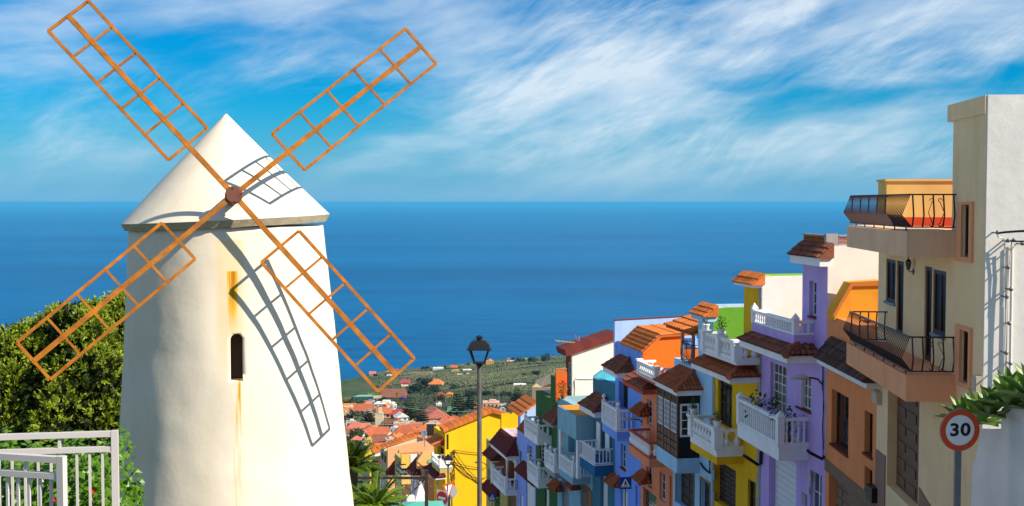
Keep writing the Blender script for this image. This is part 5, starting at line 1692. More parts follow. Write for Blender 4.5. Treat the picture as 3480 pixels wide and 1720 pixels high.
def palm(u, v, y, label, n, length, leaflet, mat, seed, droop=.6, stemh=None, name='palm'):
    rr = random.Random(seed); c = at(u, v, y); g = terr(c.x, c.y)
    root = empty(name, (c.x, c.y, g), 0, label, 'palm'); h = c.z-g
    if h > .1: put('trunk', MB().tube([(0,0,-.3),(.03,0,h*.5),(0,0,h)], .17, 10, .13), bark, root)
    for i in range(n):
        a = 2*math.pi*i/n*2.4 + rr.uniform(-.2,.2); el = rr.uniform(.05, 1.15)
        L_ = length*rr.uniform(.8,1.1)
        pts = []
        for k in range(9):
            t = k/8
            rad = L_*t*math.cos(el)*(1-.12*t); z = L_*t*math.sin(el) - droop*L_*t*t*(1.2-el*.6)*.6
            pts.append(Vector((math.cos(a)*rad, math.sin(a)*rad, h+z)))
        mb = MB().tube(pts, .014, 4, .004)
        for k in range(38):
            t = .12+.88*k/38; f = t*8; j = min(7, int(f)); p = pts[j].lerp(pts[j+1], f-j); d = (pts[j+1]-pts[j]).normalized()
            s = d.cross(Vector((0,0,1))).normalized()
            ll = leaflet*(math.sin(math.pi*min(1, t*.9+.12))**.6)
            for sg_ in (-1, 1):
                tt = (d*.75 + s*sg_*.8 + Vector((0,0,.12)) + rvec(rr)*.12).normalized()
                wv = tt.cross(Vector((0,0,1))).normalized()*.017
                e = p + tt*ll + Vector((0,0,-.25*ll))
                m_ = p + tt*ll*.5
                mb.add([p-wv*.6, p+wv*.6, m_+wv, e, m_-wv], [(0,1,2,4),(4,2,3)])
        put('frond', mb, mat, root, fix=False)
palm(1195, 1590, 23.6, 'fan palm just behind the right edge of the mill', 34, .75, .26, frond_m, 3, .35)
palm(1270, 1725, 21.5, 'bright green cycad palm at the foot of the mill', 30, .95, .20, frond_b, 4, .55)
ob = at(1430, 1712, 48.0); g = terr(ob.x, ob.y)
o_ = empty('obelisk', (ob.x, ob.y, g), R(12), 'slim white pyramid monument on stepped base beside the iron fence', 'monument')
zz0 = ob.z-g
zz1 = at(1430, 1638, 48.0).z-g
put('spire', MB().add([(-.30,-.30,zz0),(.30,-.30,zz0),(.30,.30,zz0),(-.30,.30,zz0),(-.03,-.03,zz1),(.03,-.03,zz1),(.03,.03,zz1),(-.03,.03,zz1)], [(0,3,2,1),(4,5,6,7),(0,1,5,4),(1,2,6,5),(2,3,7,6),(3,0,4,7)]), white, o_)
put('base', MB().box(-.42,.42,-.42,.42,-.2,zz0-.003).box(-.62,-.30,-.5,-.1,zz0,zz0+.42), white, o_)
drops = MB(); rr = random.Random(8)
fc = at(1375, 1690, 44.0)
for i in range(420):
    a = rr.uniform(-1,1); t = rr.random(); br = rr.gauss(0,.35)
    p = Vector((br*(.5+t)*1.2, rr.gauss(0,.3), 1.35*t*(1.9-t*1.0)-abs(br)*t*.8 + rr.gauss(0,.05)))
    drops.lathe([(.001,-.011),(.009,0),(.001,.011)], 5, p*1.0)
water = M('water drop', (.75,.80,.85), rough=.1, var=0, bump=0, spec=.8)
fo = put('fountain_spray', drops, water, loc=tuple(fc-Vector((0,0,.25))), fix=False)
tag(fo, 'sparkling spray of a fountain behind the iron fence', 'fountain', kind='stuff')
ck = at(1420, 1708, 33.0); g = terr(ck.x, ck.y)
ki = empty('kiosk', (ck.x, ck.y, g), R(8), 'turquoise canopy roof at the foot of the iron fence', 'kiosk')
kz = ck.z-g
tq = M('turquoise canopy', (.10,.42,.33), rough=.6, var=.08)
put('canopy', MB().add([(-.75,-.6,kz-.12),(.75,-.6,kz-.12),(.75,.6,kz-.12),(-.75,.6,kz-.12),(-.1,0,kz+.02),(.1,0,kz+.02)], [(0,3,2,1),(0,1,5,4),(1,2,5),(2,3,4,5),(3,0,4)]), tq, ki)
for sx in (-.65,.65):
    for sy in (-.5,.5): put('post', MB().box(sx-.03, sx+.03, sy-.03, sy+.03, -.2, kz-.123), steel, ki)
# television aerial on the white gabled house
ae = at(*z2(508, 240), C9[1]+3)
an = empty('roof_aerial', tuple(ae-Vector((0,0,.4))), 0, 'yellow television aerial on the maroon roof of the white gabled house', 'aerial')
put('mast', MB().tube([(0,0,-.3),(0,0,1.0)], .03, 6), grey, an)
put('boom', MB().tube([(.1,0,.55),(-1.45,0,.72)], .03, 6), M('yellow plastic', (.75,.38,.02), rough=.5), an)
for k in range(6):
    x = -.1-.24*k
    put('element', MB().tube([(x-.25,-.25,.58-.11*x+.12),(x+.2,.25,.58-.11*x-.1)], .012, 4), grey, an)
put('reflector', MB().tube([(.05,-.1,.3),(-.25,.1,1.1)], .02, 5), M('red plastic', (.5,.03,.03), rough=.5), an)
# ------------------------------------------------------------------ houses further down the street
def lower_house(y, xc, xfar, poly, fm, lm, label, ytop_f, slope=-.33, roof=None):
    A = (at(*zf(xc, 700), y).x, y); B = chain(A, zf(xfar, 700)[0], slope)
    H = House(A, B, label, group='houses further down the street')
    zt = H.sz(zf(xc, ytop_f))[1]
    H.block(0, H.L, zt, fm, lm, 7, parapet=.0, roof=roof or terrace)
    if poly: cross(H, 'gable_wall', -.06, .35, zf, poly, lm)
    return H
peach = S('peach plaster', (.80,.39,.19), streak=.1); apricot = S('apricot plaster', (.80,.45,.17)); creamw = S('cream plaster', (.66,.55,.36))
pinkb = S('dusty pink plaster', (.48,.26,.19)); lightw = S('pale grey plaster', (.60,.58,.60)); bluem = S('mid blue plaster', (.12,.24,.68))
y0 = C12[1]
H = lower_house(y0+12, 1300, 1185, [(1190,700),(1262,592),(1420,568),(1420,760),(1300,800),(1190,800)], pinkb, apricot, 'dusty pink house with apricot lit end wall beside the yellow house', 690)
cross(H, 'wall_coping', -.12, .08, zf, [(1183,690),(1186,700),(1300,815),(1300,795)], tile_orange)
cross(H, 'arched_window', -.12, .05, zf, [(1320,725)]+[(1360+40*math.cos(a), 715+45*math.sin(a)*-1) for a in [math.pi*(1-i/8) for i in range(9)]]+[(1400,725)], M('green shutter', (.22,.40,.26)))
H.window(zf, 1215, 1240, 900, 1010, 2, 3); H.finish()
H = lower_house(y0+17, 1180, 1102, [(1105,625),(1245,618),(1245,720),(1105,720)], lightw, white, 'pale grey house with maroon canopy two doors below the yellow house', 680)
H.eave(zf, 1.2, 1125, 1052, 900, 890, rise=1.4, tile=maroon, rows=3)
H.window(zf, 1135, 1160, 960, 1090, 1, 2); H.finish()
H = lower_house(y0+22, 992, 900, [(990,628),(1110,622),(1110,860),(990,860)], olive, S('warm yellow plaster', (.82,.50,.10)), 'olive fronted house with warm yellow side wall and green balcony', 682)
H.opening(zf, 950, 985, 725, 800)
p = .9
H.balcony(zf, p, 985, 925, 800, 875, 885, 'bar', M('pale green paint', (.28,.48,.20)), rail_mat=black, posts=False, pitch=.2)
H.finish()
H = lower_house(y0+30, 815, 715, [(815,548),(1292,446),(1440,430),(1440,700),(815,850)], creamw, peach, 'long peach gable wall with cream street front and strip tiled roof', 600)
gw = cross(H, 'upper_wall', .6, .3, zf, [(770,545),(1200,405),(1262,400),(1275,450),(815,600),(770,600)], creamw)
(oa, za), (ob_, zb) = H.oz(zf(690, 530), .5), H.oz(zf(1225, 335), .5)
for i in range(11):
    f0, f1 = i/11, (i+1)/11
    H.slope_roof('roof_strip', [(.4, oa+(ob_-oa)*f0, za+(zb-za)*f0), (.4, oa+(ob_-oa)*f1-.12, za+(zb-za)*f1), (1.5, oa+(ob_-oa)*f1-.12, za+(zb-za)*f1), (1.5, oa+(ob_-oa)*f0, za+(zb-za)*f0)], tile_orange, .18, gw)
H.window(zf, 730, 760, 610, 700, 2, 2, darkwood); H.window(zf, 765, 795, 640, 740, 2, 2, darkwood)
H.eave(zf, 1.0, 815, 790, 895, 880, rise=1.3, tile=maroon, rows=3, hip=False)
H.finish()
q = hp(H, .3, H.oz(zf(1312, 560), .3)[0], H.oz(zf(1312, 580), .3)[1])
ch = empty('chimney_pipe', q, 0, 'white chimney pipe on the peach house below the yellow roof', 'chimney')
put('pipe', MB().lathe([(.12,-.6),(.12,1.0),(.16,1.0),(.16,1.12),(.1,1.15)], 14), white, ch, smooth=True)
H = lower_house(y0+42, 715, 622, [(590,540),(640,640),(722,640),(722,600),(620,520)], bluem, white, 'mid blue house with orange roof and white side wall just right of the palm', 612)
(oa, za) = H.oz(zf(722, 590), .0); (ob_, zb) = H.oz(zf(580, 500), 0)
gw = cross(H, 'roof_face', -.2, .25, zf, [(575,505),(620,470),(735,500),(735,575),(640,605)], tile_orange)
H.window(zf, 655, 690, 625, 720, 2, 2, darkwood)
H.eave(zf, 1.0, 640, 575, 862, 850, rise=1.5, tile=maroon, rows=3)
H.finish()
H = lower_house(y0+55, 585, 500, [(520,540),(585,535),(585,780),(520,780)], creamw, S('lemon yellow plaster', (.82,.55,.03)), 'lemon yellow house wall behind the fan palm', 560)
H.finish()
# solar panel and dish on the peach house
c = at(*zf(1373, 305), y0+31)
so = empty('solar_panel', tuple(c-Vector((0,0,.62))), R(-6), 'dark solar panel with white rim left of the yellow roof', 'solar panel')
hw, hh = .56, .64
put('panel_frame', MB().prism([(-hw,0),(hw,0),(hw*.95,2*hh),(-hw,2*hh)], 'y', .05, .15), white, so)
for i in range(4):
    a = -hw+.05+(2*hw-.1)*i/4
    put('panel', MB().box(a, a+(2*hw-.1)/4-.012, .02, .048, .05, 2*hh-.06), G('solar glass', (.03,.035,.04), .15), so)
c = at(*zf(1283, 352), y0+29)
def dish(c, rad, label, tilt=(-.5,-.75,.35)):
    d = empty('satellite_dish', tuple(c-Vector((0,0,rad+.5))), 0, label, 'satellite dish')
    nn = Vector(tilt).normalized(); q_ = nn.to_track_quat('Z', 'Y')
    mb = MB().lathe([(.02,0),(rad*.5,.06*rad),(rad*.8,.16*rad),(rad,.27*rad),(rad*.98,.29*rad),(rad*.5,.10*rad),(.02,.03*rad)], 24)
    mb.v = [tuple(q_ @ Vector(p_) + Vector((0,0,rad+.5))) for p_ in mb.v]
    put('reflector', mb, white, d, smooth=True)
    put('mount', MB().tube([(0,.15,-.5),(0,.12,rad+.45)], .06, 6), grey, d)
    put('feed_arm', MB().tube([(0,0,.55), tuple(nn*rad*1.0+Vector((0,0,rad*.7+.5)))], .03, 5), grey, d)
dish(c, .36, 'white satellite dish beside the solar panel')
dish(at(*zc(2030, 890), y0+16), .30, 'white satellite dish on top of the yellow roof', (-.35,-.9,.25))

# ------------------------------------------------------------------ the town below
WC = {'white': (.78,.75,.70), 'cream': (.72,.60,.40), 'pink': (.70,.42,.32), 'tan': (.55,.40,.27), 'grey': (.42,.41,.39), 'yellow': (.80,.50,.05), 'orange': (.80,.34,.04),
      'brick': (.22,.06,.035), 'peach': (.75,.40,.26), 'slate blue': (.24,.27,.33)}
RC = {'red': (.46,.12,.05), 'orange': (.60,.19,.05), 'salmon': (.55,.17,.115), 'crimson': (.40,.055,.05), 'brown': (.26,.10,.06), 'grey': (.42,.38,.33), 'white': (.70,.68,.64), 'green': (.30,.42,.33), 'tan': (.45,.36,.24)}
wm = {k: S('town wall '+k, v, bump=.1) for k, v in WC.items()}
rm = {k: M('town roof '+k, v, var=.3, scale=.6, rand=.12, bump=.3, fine=3) for k, v in RC.items()}
TOWN = []
shutter = M('dark window', (.03,.03,.035), rough=.3)
winmesh = MB().box(-.5,.5,-.06,.06,-.5,.5).mesh('window', shutter)
def far_house(x, yb, w, h, kind, wc, rc, rot=0, win=(0,0), depth=.8, label=None, zm=zc, sc=.275, ridge=.35):
    u, v = zm(x, yb)
    p = on_ground(u, v)
    k = sc*p.y/F
    W, Hh = w*k, h*k; D = max(4, W*depth)
    root = empty('town_house', (p.x, p.y+D*.4, p.z-1.0), R(rot), None, 'house', 'houses of the town below')
    TOWN.append((root, u, wc, rc, kind, label))
    z1_ = Hh+1.0
    put('wall', MB().box(-W/2, W/2, -D/2, D/2, -3, z1_), wm[wc], root)
    e = .05*W+.3; rh = ridge*min(W, D*1.2)
    if kind == 'flat':
        put('roof', MB().box(-W/2-.1, W/2+.1, -D/2-.1, D/2+.1, z1_+.003, z1_+.3), wm[wc] if rc == 'white' else rm[rc], root)
        put('roof_hut', MB().box(-W*.1, W*.3, -D*.1, D*.3, z1_+.303, z1_+.3+Hh*.35), wm[wc], root)
    elif kind == 'gable':
        put('roof', MB().add([(-W/2-e,-D/2-e,z1_-.2),(W/2+e,-D/2-e,z1_-.2),(W/2+e,D/2+e,z1_-.2),(-W/2-e,D/2+e,z1_-.2),(-W/2-e,0,z1_+rh),(W/2+e,0,z1_+rh)], [(0,3,2,1),(0,1,5,4),(2,3,4,5),(1,2,5),(3,0,4)]), rm[rc], root)
    elif kind == 'gablefront':
        put('roof', MB().add([(-W/2-e,-D/2-e,z1_-.2),(-W/2-e,D/2+e,z1_-.2),(W/2+e,D/2+e,z1_-.2),(W/2+e,-D/2-e,z1_-.2),(0,-D/2-e,z1_+rh),(0,D/2+e,z1_+rh)], [(0,1,5,4),(2,3,4,5),(0,4,3),(1,2,5)]), rm[rc], root)
    else:
        i = min(W, D)*.42
        put('roof', MB().add([(-W/2-e,-D/2-e,z1_-.1),(W/2+e,-D/2-e,z1_-.1),(W/2+e,D/2+e,z1_-.1),(-W/2-e,D/2+e,z1_-.1),(-W/2+i,0,z1_+rh),(W/2-i,0,z1_+rh)], [(0,3,2,1),(0,1,5,4),(2,3,4,5),(1,2,5),(3,0,4)]), rm[rc], root)
    nx, ny = win
    for a in range(nx):
        for b in range(ny):
            link('window', winmesh, root, (-W/2+W*(a+.5)/nx, -D/2-.02, 1.0+Hh*(b+.5)/ny), None, (W/nx*.35, 1, Hh/ny*.45))
    return root
for a in [(490,1245,220,70,'gable','white','red',3,(4,1)), (520,1300,190,30,'gable','white','brown',2), (830,1240,300,60,'hip','brick','red',-4,(4,1)), (800,1150,170,40,'hip','cream','orange',5,(3,1)),
          (790,1110,230,55,'flat','grey','grey',4), (770,1040,150,70,'gablefront','white','white',20,(2,1)), (630,1105,120,60,'gable','brick','brown',-20,(2,1)), (503,1105,95,175,'flat','cream','grey',2),
          (200,1165,200,60,'hip','pink','salmon',8,(3,1)), (300,1150,150,50,'gable','white','orange',-10,(2,1)), (150,1085,120,55,'flat','white','grey',4,(2,1)), (560,985,180,60,'gable','tan','red',8,(2,1)),
          (740,1000,180,60,'hip','brick','crimson',-5), (1180,1060,330,85,'gablefront','peach','salmon',18), (560,890,220,80,'flat','white','white',-8,(4,2)), (680,905,80,75,'flat','white','white',5,(2,2)),
          (380,830,120,45,'flat','slate blue','grey',3,(3,1)), (480,772,85,35,'gable','grey','tan',6,(2,1)), (680,748,270,26,'gable','tan','brown',-3), (120,885,110,40,'gable','orange','orange',4),
          (200,880,60,50,'flat','yellow','orange',5,(2,1)), (80,828,40,42,'flat','yellow','red',0,(1,1)), (300,935,210,45,'gable','pink','red',3,(3,1)), (1430,1030,120,30,'hip','white','red',-6,(3,1)),
          (1310,1095,190,40,'hip','tan','red',4,(3,1)), (1400,1130,140,35,'gable','white','orange',-8,(2,1)), (1885,858,200,62,'flat','pink','white',-2,(4,1)), (2050,852,110,26,'flat','white','grey',2,(3,1)),
          (1660,832,100,28,'flat','tan','tan',0,(3,1)), (1240,858,70,45,'flat','white','white',3,(2,1)), (1262,748,120,34,'hip','pink','crimson',8,(3,1)), (1372,718,80,28,'hip','yellow','orange',0,(3,1)),
          (960,1130,130,45,'gable','white','red',12,(2,1)), (1040,1180,150,50,'hip','cream','orange',-8,(3,1)), (900,1310,260,50,'hip','white','orange',5,(3,1)), (1150,1170,160,50,'gable','tan','orange',10,(2,1)),
          (100,1230,160,50,'gable','white','brown',6,(2,1)), (350,1210,140,40,'hip','cream','red',-6,(2,1)), (430,1060,120,45,'gable','white','red',10,(2,1)), (1010,1240,150,50,'gable','pink','red',-6,(2,1)),
          (1270,1180,170,50,'hip','white','red',8,(3,1)), (1560,900,120,30,'gable','tan','red',-4), (1720,880,90,30,'hip','white','salmon',6,(2,1)), (2140,850,80,36,'gable','tan','brown',10,(2,1)), (420,1160,120,40,'hip','pink','orange',3,(2,1)),
          (690,1160,100,45,'flat','white','grey',-4,(2,1)), (1480,1080,120,35,'gable','cream','salmon',8,(2,1)), (60,960,120,50,'gable','white','orange',5,(2,1)), (60,1060,110,45,'hip','cream','red',-5,(2,1))]:
    far_house(*a)
far_house(1868, 325, 95, 45, 'flat', 'orange', 'tan', 5, (4,2), label='orange villa alone at the sea edge behind the lamp head')
for a in [(1230,388,130,18,'flat','white','white',2,(5,1)), (1428,368,80,8,'gable','brick','red',0), (1445,416,95,18,'flat','orange','tan',0), (420,455,75,20,'gable','pink','salmon',4), (720,415,60,18,'hip','white','crimson',0),
          (620,425,45,14,'hip','orange','orange',0), (825,572,110,22,'gable','white','crimson',6), (820,600,80,14,'flat','cream','white',0), (1205,592,170,28,'hip','tan','orange',-5,(4,1)), (2105,272,50,14,'hip','white','red',0),
          (2285,272,90,18,'flat','tan','white',0), (1590,402,110,10,'flat','white','white',3), (1130,435,90,8,'flat','grey','brown',0), (1500,455,70,8,'flat','white','white',0), (1610,443,60,6,'flat','white','white',0),
          (630,465,70,8,'flat','white','white',0), (690,665,80,14,'flat','grey','tan',0), (2240,590,150,16,'flat','white','white',-4), (2130,290,90,8,'flat','white','tan',0)]:
    far_house(*a)
for (x, y, w, h, rc, lab) in ((330,430,210,80,'tan','big tan shed roof beside the orange roof wall behind the green house'), (250,580,190,40,'green','pale green shed roof just left of the bottle green house')):
    u, v = z2(x, y+60); p = at(u, v, 150)
    k = .5263*p.y/F
    root = empty('shed', (p.x, p.y, terr(p.x, p.y)-1), R(-12), lab, 'shed', 'sheds behind the street row')
    hb_ = p.z - root.location.z; W, D = w*k, w*k*1.1
    put('wall', MB().box(-W/2, W/2, -D/2, D/2, 0, hb_-.003), wm['tan'], root)
    for i in range(8):
        a_, b_ = -W/2-.3+(W+.6)*i/8, -W/2-.3+(W+.6)*(i+1)/8-.05
        rf = put('roof_sheet', MB().add([(a_,-D/2,hb_-h*k*.4+ (a_+W/2)*.5),(b_,-D/2,hb_-h*k*.4+(b_+W/2)*.5),(b_,D/2,hb_+h*k*.2+(b_+W/2)*.5),(a_,D/2,hb_+h*k*.2+(a_+W/2)*.5)], [(0,1,2,3)]), rm[rc], root)
rt = random.Random(21)
for i in range(58):
    x, y = (rt.uniform(70, 1500), rt.uniform(1010, 1330)) if i < 44 else (rt.uniform(70, 760), rt.uniform(850, 1010))
    if any(abs(zc(x, y)[0]-t[1]) < 9 and abs(on_ground(*zc(x, y)).y - t[0].location.y) < 9 for t in TOWN): continue
    wc_ = rt.choice(['white','white','cream','pink','tan','peach','yellow','white']); rc_ = rt.choice(['red','orange','red','salmon','brown','orange'])
    kd_ = rt.choice(['gable','hip','flat','gablefront','hip','flat'])
    if kd_ == 'flat': rc_ = rt.choice(['white','grey','white','tan'])
    far_house(x, y, rt.uniform(70, 130), rt.uniform(36, 66), kd_, wc_, rc_, rt.uniform(-25, 25), (rt.choice([2,3]), 1), rt.uniform(.7, 1.1))
from collections import defaultdict
cnt = defaultdict(list)
NTH = ['first','second','third','fourth','fifth','sixth','seventh','eighth','ninth','tenth','eleventh','twelfth','thirteenth','fourteenth','fifteenth','sixteenth']
for t in TOWN:
    if t[5]: t[0]['label'] = t[5]
    else: cnt[t[2], t[3], t[4]].append(t)
KN = {'flat': 'flat roofed', 'gable': 'gabled', 'gablefront': 'gable fronted', 'hip': 'hipped'}
for (wc, rc, kind), L_ in cnt.items():
    L_.sort(key=lambda t: t[1])
    for i, t in enumerate(L_):
        s = '%s %s house with %s roof below the street' % (wc, KN[kind], rc)
        t[0]['label'] = s + ('' if len(L_) == 1 else ', %s such from the mill' % NTH[i])

# ------------------------------------------------------------------ trees of the town and coast
pine_m = M('norfolk pine needles', (.030,.050,.014), rough=.7, var=.4, scale=.5, bump=0)
tree_d = M('dark tree leaves', (.030,.048,.018), rough=.7, var=.5, scale=.4, bump=0)
tree_g = M('mid green leaves', (.060,.095,.025), rough=.7, var=.5, scale=.4, bump=0)
purple_l = M('jacaranda blossom', (.17,.11,.30), rough=.7, var=.4, scale=.4, bump=0)
LABS = []
def pine(x, yt, yb, w, label, seed):
    rr = random.Random(seed)
    u, vb = zc(x, yb); p = on_ground(u, vb); h = (yb-yt)*.275*p.y/F; rad = w*.275*p.y/F/2
    root = empty('norfolk_pine', tuple(p), 0, label, 'pine tree', 'norfolk pines of the town')
    put('trunk', MB().tube([(0,0,-2),(0,0,h*.6),(0,0,h)], h*.018, 6, h*.004), bark, root)
    mb = MB(); n = max(9, int(h/1.5))
    for i in range(n):
        f = i/n; z = h*(.16+.84*f); rl = rad*(1-f)**.75*rr.uniform(.8,1.1)+.25
        m = 7
        for k in range(m):
            a = 2*math.pi*k/m + rr.uniform(-.3,.3) + i*.6
            d = Vector((math.cos(a), math.sin(a), 0)); s = Vector((-d.y, d.x, 0))
            L_ = rl*rr.uniform(.75,1.1)
            for j in range(7):                    # flat sprays rising at the tip
                t = (j+.6)/7
                c = d*L_*t + Vector((0,0, z - .10*L_*t + .22*L_*t*t))
                wv = L_*.26*(1.05-t*.6)
                q = [c + s*wv*rr.uniform(.6,1), c + d*L_*.16 + Vector((0,0,.12*L_)), c - s*wv*rr.uniform(.6,1), c - d*L_*.1 - Vector((0,0,.05*L_))]
                mb.add(q, [(0,1,2,3)])
                mb.add([c+Vector((0,0,.16*L_)), c+d*L_*.16, c-Vector((0,0,.12*L_))-d*L_*.05], [(0,1,2)])
    put('crown', mb, pine_m, root, fix=False)
for i, a in enumerate([(655,755,962,60,'slim young norfolk pine before the white flat roofed block'), (868,715,1015,230,'broad norfolk pine left of the salmon hall'), (1030,790,1075,215,'norfolk pine standing right before the salmon hall'),
          (1480,628,985,250,'tallest norfolk pine left of the lamp post'), (1630,645,905,200,'norfolk pine just left of the lamp post'), (2210,578,805,190,'norfolk pine right of the lamp post above the yellow roofs'),
          (150,855,1065,190,'norfolk pine nearest the mill'), (375,858,1090,250,'broad dark norfolk pine left of the cream tower wall'), (1395,868,985,90,'small norfolk pine by the green sports field'), (940,900,1050,150,'low norfolk pine between the two broad pines'),
          (1560,770,905,150,'short norfolk pine behind the sports field'), (2120,740,850,60,'thin norfolk pine beside the pink flat house')]):
    pine(*a, i)
def round_tree(x, yt, yb, w, mat, label, seed, name='broadleaf_tree', cat='tree', n=420, grp=None):
    rr = random.Random(seed)
    u, vb = zc(x, yb); p = on_ground(u, vb); k = .275*p.y/F; h = (yb-yt)*k; rad = w*k/2
    root = empty(name, tuple(p), 0, label, cat, grp)
    put('trunk', MB().tube([(0,0,-1),(0,0,h*.5)], rad*.09, 6, rad*.05), bark, root)
    mb = MB()
    lob = [(Vector((rr.uniform(-.6,.6)*rad, rr.uniform(-.5,.5)*rad, h*rr.uniform(.4,.8))), rr.uniform(.35,.6)) for _ in range(9)]
    for i in range(n):
        c0, q = lob[i % 9]
        d = rvec(rr); c = c0 + Vector((d.x*rad*q, d.y*rad*q, d.z*h*.38*q*1.3))
        s = rad*rr.uniform(.07,.15); t = rvec(rr); v_ = t.cross(rvec(rr)).normalized()
        mb.add([c-t*s, c+v_*s*.8, c+t*s, c-v_*s*.8], [(0,1,2,3)])
        mb.add([c-t.cross(v_)*s, c+v_*s*.7, c+t.cross(v_)*s], [(0,1,2)])
    put('crown', mb, mat, root, fix=False)
for i, a in enumerate([(1070,480,600,230,tree_d,'large dark tree in the middle of the plantation ravine'), (940,545,700,220,tree_d,'dark tree at the left of the ravine clump'), (1130,590,705,200,tree_d,'dark tree low in the ravine clump below the tan villa'),
          (1010,560,700,200,tree_d,'dark tree at the heart of the ravine clump'), (1230,590,690,120,tree_d,'dark tree at the right end of the ravine clump'), (1640,640,730,200,tree_d,'dark tree in the brown gully left of the lamp post'), (1800,640,730,180,tree_d,'dark tree in the brown gully right of the lamp post'),
          (230,1115,1300,290,tree_g,'round olive green tree above the fan palm'), (1340,915,1010,120,tree_d,'dark bush at the left edge of the sports field'), (1075,345,390,120,tree_d,'dark tree clump on the coast left of the white villa'),
          (2240,235,300,130,tree_g,'leafy tree on the coast left of the tall shore tree'), (2400,235,310,130,tree_g,'leafy tree on the coast below the tall shore tree'), (2150,235,270,60,tree_d,'small dark tree by the white villa at the shore'), (2210,238,275,50,tree_d,'little dark tree right beside the villa at the shore'),
          (800,705,800,100,purple_l,'purple flowering jacaranda in the town'), (560,720,800,110,tree_g,'green tree behind the white flat blocks'), (180,755,830,240,tree_g,'low green trees under the green roof near the mill'), (1250,690,800,140,tree_g,'green tree left of the red villa'),
          (2560,170,330,120,tree_d,'tall dark shore tree left of the white gabled house'), (2440,400,470,120,tree_d,'dark tree in the plantation near the shed'), (1325,335,372,40,tree_d,'single dark tree right of the white coast villa'), (1605,300,345,45,tree_d,'lone dark shore tree left of the lamp head'),
          (2300,430,475,60,tree_d,'dark tree dot in the right plantation'), (460,440,480,60,tree_d,'dark bush by the pink coast house'), (740,610,700,110,tree_d,'dark tree above the tan long roof'), (640,600,660,80,tree_g,'green tree at the foot of the plantation'), (2080,660,740,160,tree_d,'dark tree under the right gully'), (1430,560,640,120,tree_g,'green tree above the brown gully')]):
    round_tree(*a, 40+i, grp='trees of the town and coast')
def far_palm(x, yt, yb, label, seed):
    rr = random.Random(seed)
    u, vb = zc(x, yb); p = on_ground(u, vb); k = .275*p.y/F; h = (yb-yt)*k
    root = empty('palm_tree', tuple(p), 0, label, 'palm tree', 'far palms')
    put('trunk', MB().tube([(0,0,-1),(0,0,h)], h*.025, 5), bark, root)
    mb = MB()
    for i in range(22):
        a = i*2.4; el = rr.uniform(-.5,1.1); L_ = h*.38
        d = Vector((math.cos(a)*math.cos(el), math.sin(a)*math.cos(el), math.sin(el))); s = d.cross(Vector((0,0,1))).normalized()*L_*.11
        c = Vector((0,0,h)); m_ = c+d*L_*.55; e = c+d*L_+Vector((0,0,-.35*L_))
        mb.add([c, m_+s, e, m_-s], [(0,1,2,3)])
    put('crown', mb, tree_g, root, fix=False)
for i, (x, yt, yb, l) in enumerate([(860,490,575,'far palm beside the crimson farm roof'), (905,500,570,'second far palm beside the crimson farm roof'), (1217,480,570,'lone far palm above the tan villa'), (725,690,800,'far palm left of the jacaranda'), (1015,655,760,'leftmost of the palm row below the ravine'),
                                     (1060,650,765,'second of the palm row below the ravine'), (1105,655,765,'third of the palm row below the ravine'), (1150,665,765,'rightmost of the palm row below the ravine'), (960,670,760,'low palm left of the palm row below the ravine'), (765,500,560,'far palm left of the crimson farm roof')]):
    far_palm(x, yt, yb, l, i)
# sports field, masts, overhead lines
f = [on_ground(*zc(x, y)) for x, y in ((1330,985),(1570,990),(1560,885),(1350,880))]
tag(put('sports_field', MB().add([p+Vector((0,0,2.2)) for p in f]+[p-Vector((0,0,3)) for p in f], [(0,1,2,3),(0,1,5,4),(1,2,6,5),(2,3,7,6),(3,0,4,7)]), M('green court', (.10,.25,.10))), kind='structure')
f = [on_ground(*zc(x, y)) for x, y in ((180,770),(425,772),(420,745),(250,742))]
tag(put('greenhouse', MB().add([p+Vector((0,0,4)) for p in f]+[p-Vector((0,0,2)) for p in f], [(0,1,2,3),(0,1,5,4),(1,2,6,5),(2,3,7,6),(3,0,4,7)]), M('pale green netting', (.28,.52,.36))), 'long pale green netted greenhouse near the mill', 'greenhouse')
for (x, yt, yb, l) in ((1330,720,890,'left mast of the sports field'), (1345,725,890,'second mast of the sports field'), (1560,650,800,'thin mast left of the lamp post'), (2045,610,760,'tall thin mast on the right of the gully'), (1975,680,790,'utility pole right of the lamp post'), (2143,640,760,'thin mast near the right pine'), (993,1010,1110,'pole below the salmon hall'), (2343,505,560,'pole in the right plantation'), (2280,675,760,'pole by the right sheds')):
    u, vb = zc(x, yb); p = on_ground(u, vb); h = (yb-yt)*.275*p.y/F
    ms = tag(put('mast', MB().tube([(0,0,-2),(0,0,h)], .22, 6, .14), steel, loc=tuple(p)), l, 'mast', 'masts of the town')
u, vb = zc(932, 690); p = on_ground(u, vb); h = 80*.275*p.y/F
py = empty('pylon', tuple(p), 0, 'lattice pylon left of the dark ravine trees', 'pylon')
mb = MB()
for sx in (-1,1):
    for sy in (-1,1): mb.beam((sx*h*.1, sy*h*.1, -1), (sx*h*.02, sy*h*.02, h), h*.012, h*.012)
put('legs', mb, steel, py); put('crossarm', MB().box(-h*.13,h*.13,-.1,.1,h*.82,h*.84), steel, py); put('crossarm', MB().box(-h*.10,h*.10,-.1,.1,h*.68,h*.70), steel, py)
for (x0, y0_, x1, y1_, d, l) in ((90,985,1300,1000,230,'lower overhead wire across the town'), (700,835,2000,860,300,'upper overhead wire across the town'), (90,1010,1250,985,231,'second lower overhead wire across the town')):
    a, b = at(*zc(x0, y0_), d), at(*zc(x1, y1_), d+10)
    pts = [a.lerp(b, t/12)-Vector((0,0,1.2*4*(t/12)*(1-t/12)))-a for t in range(13)]
    tag(put('overhead_wire', MB().tube(pts, .035, 4), grey, loc=tuple(a)), l, 'wire', 'overhead wires')

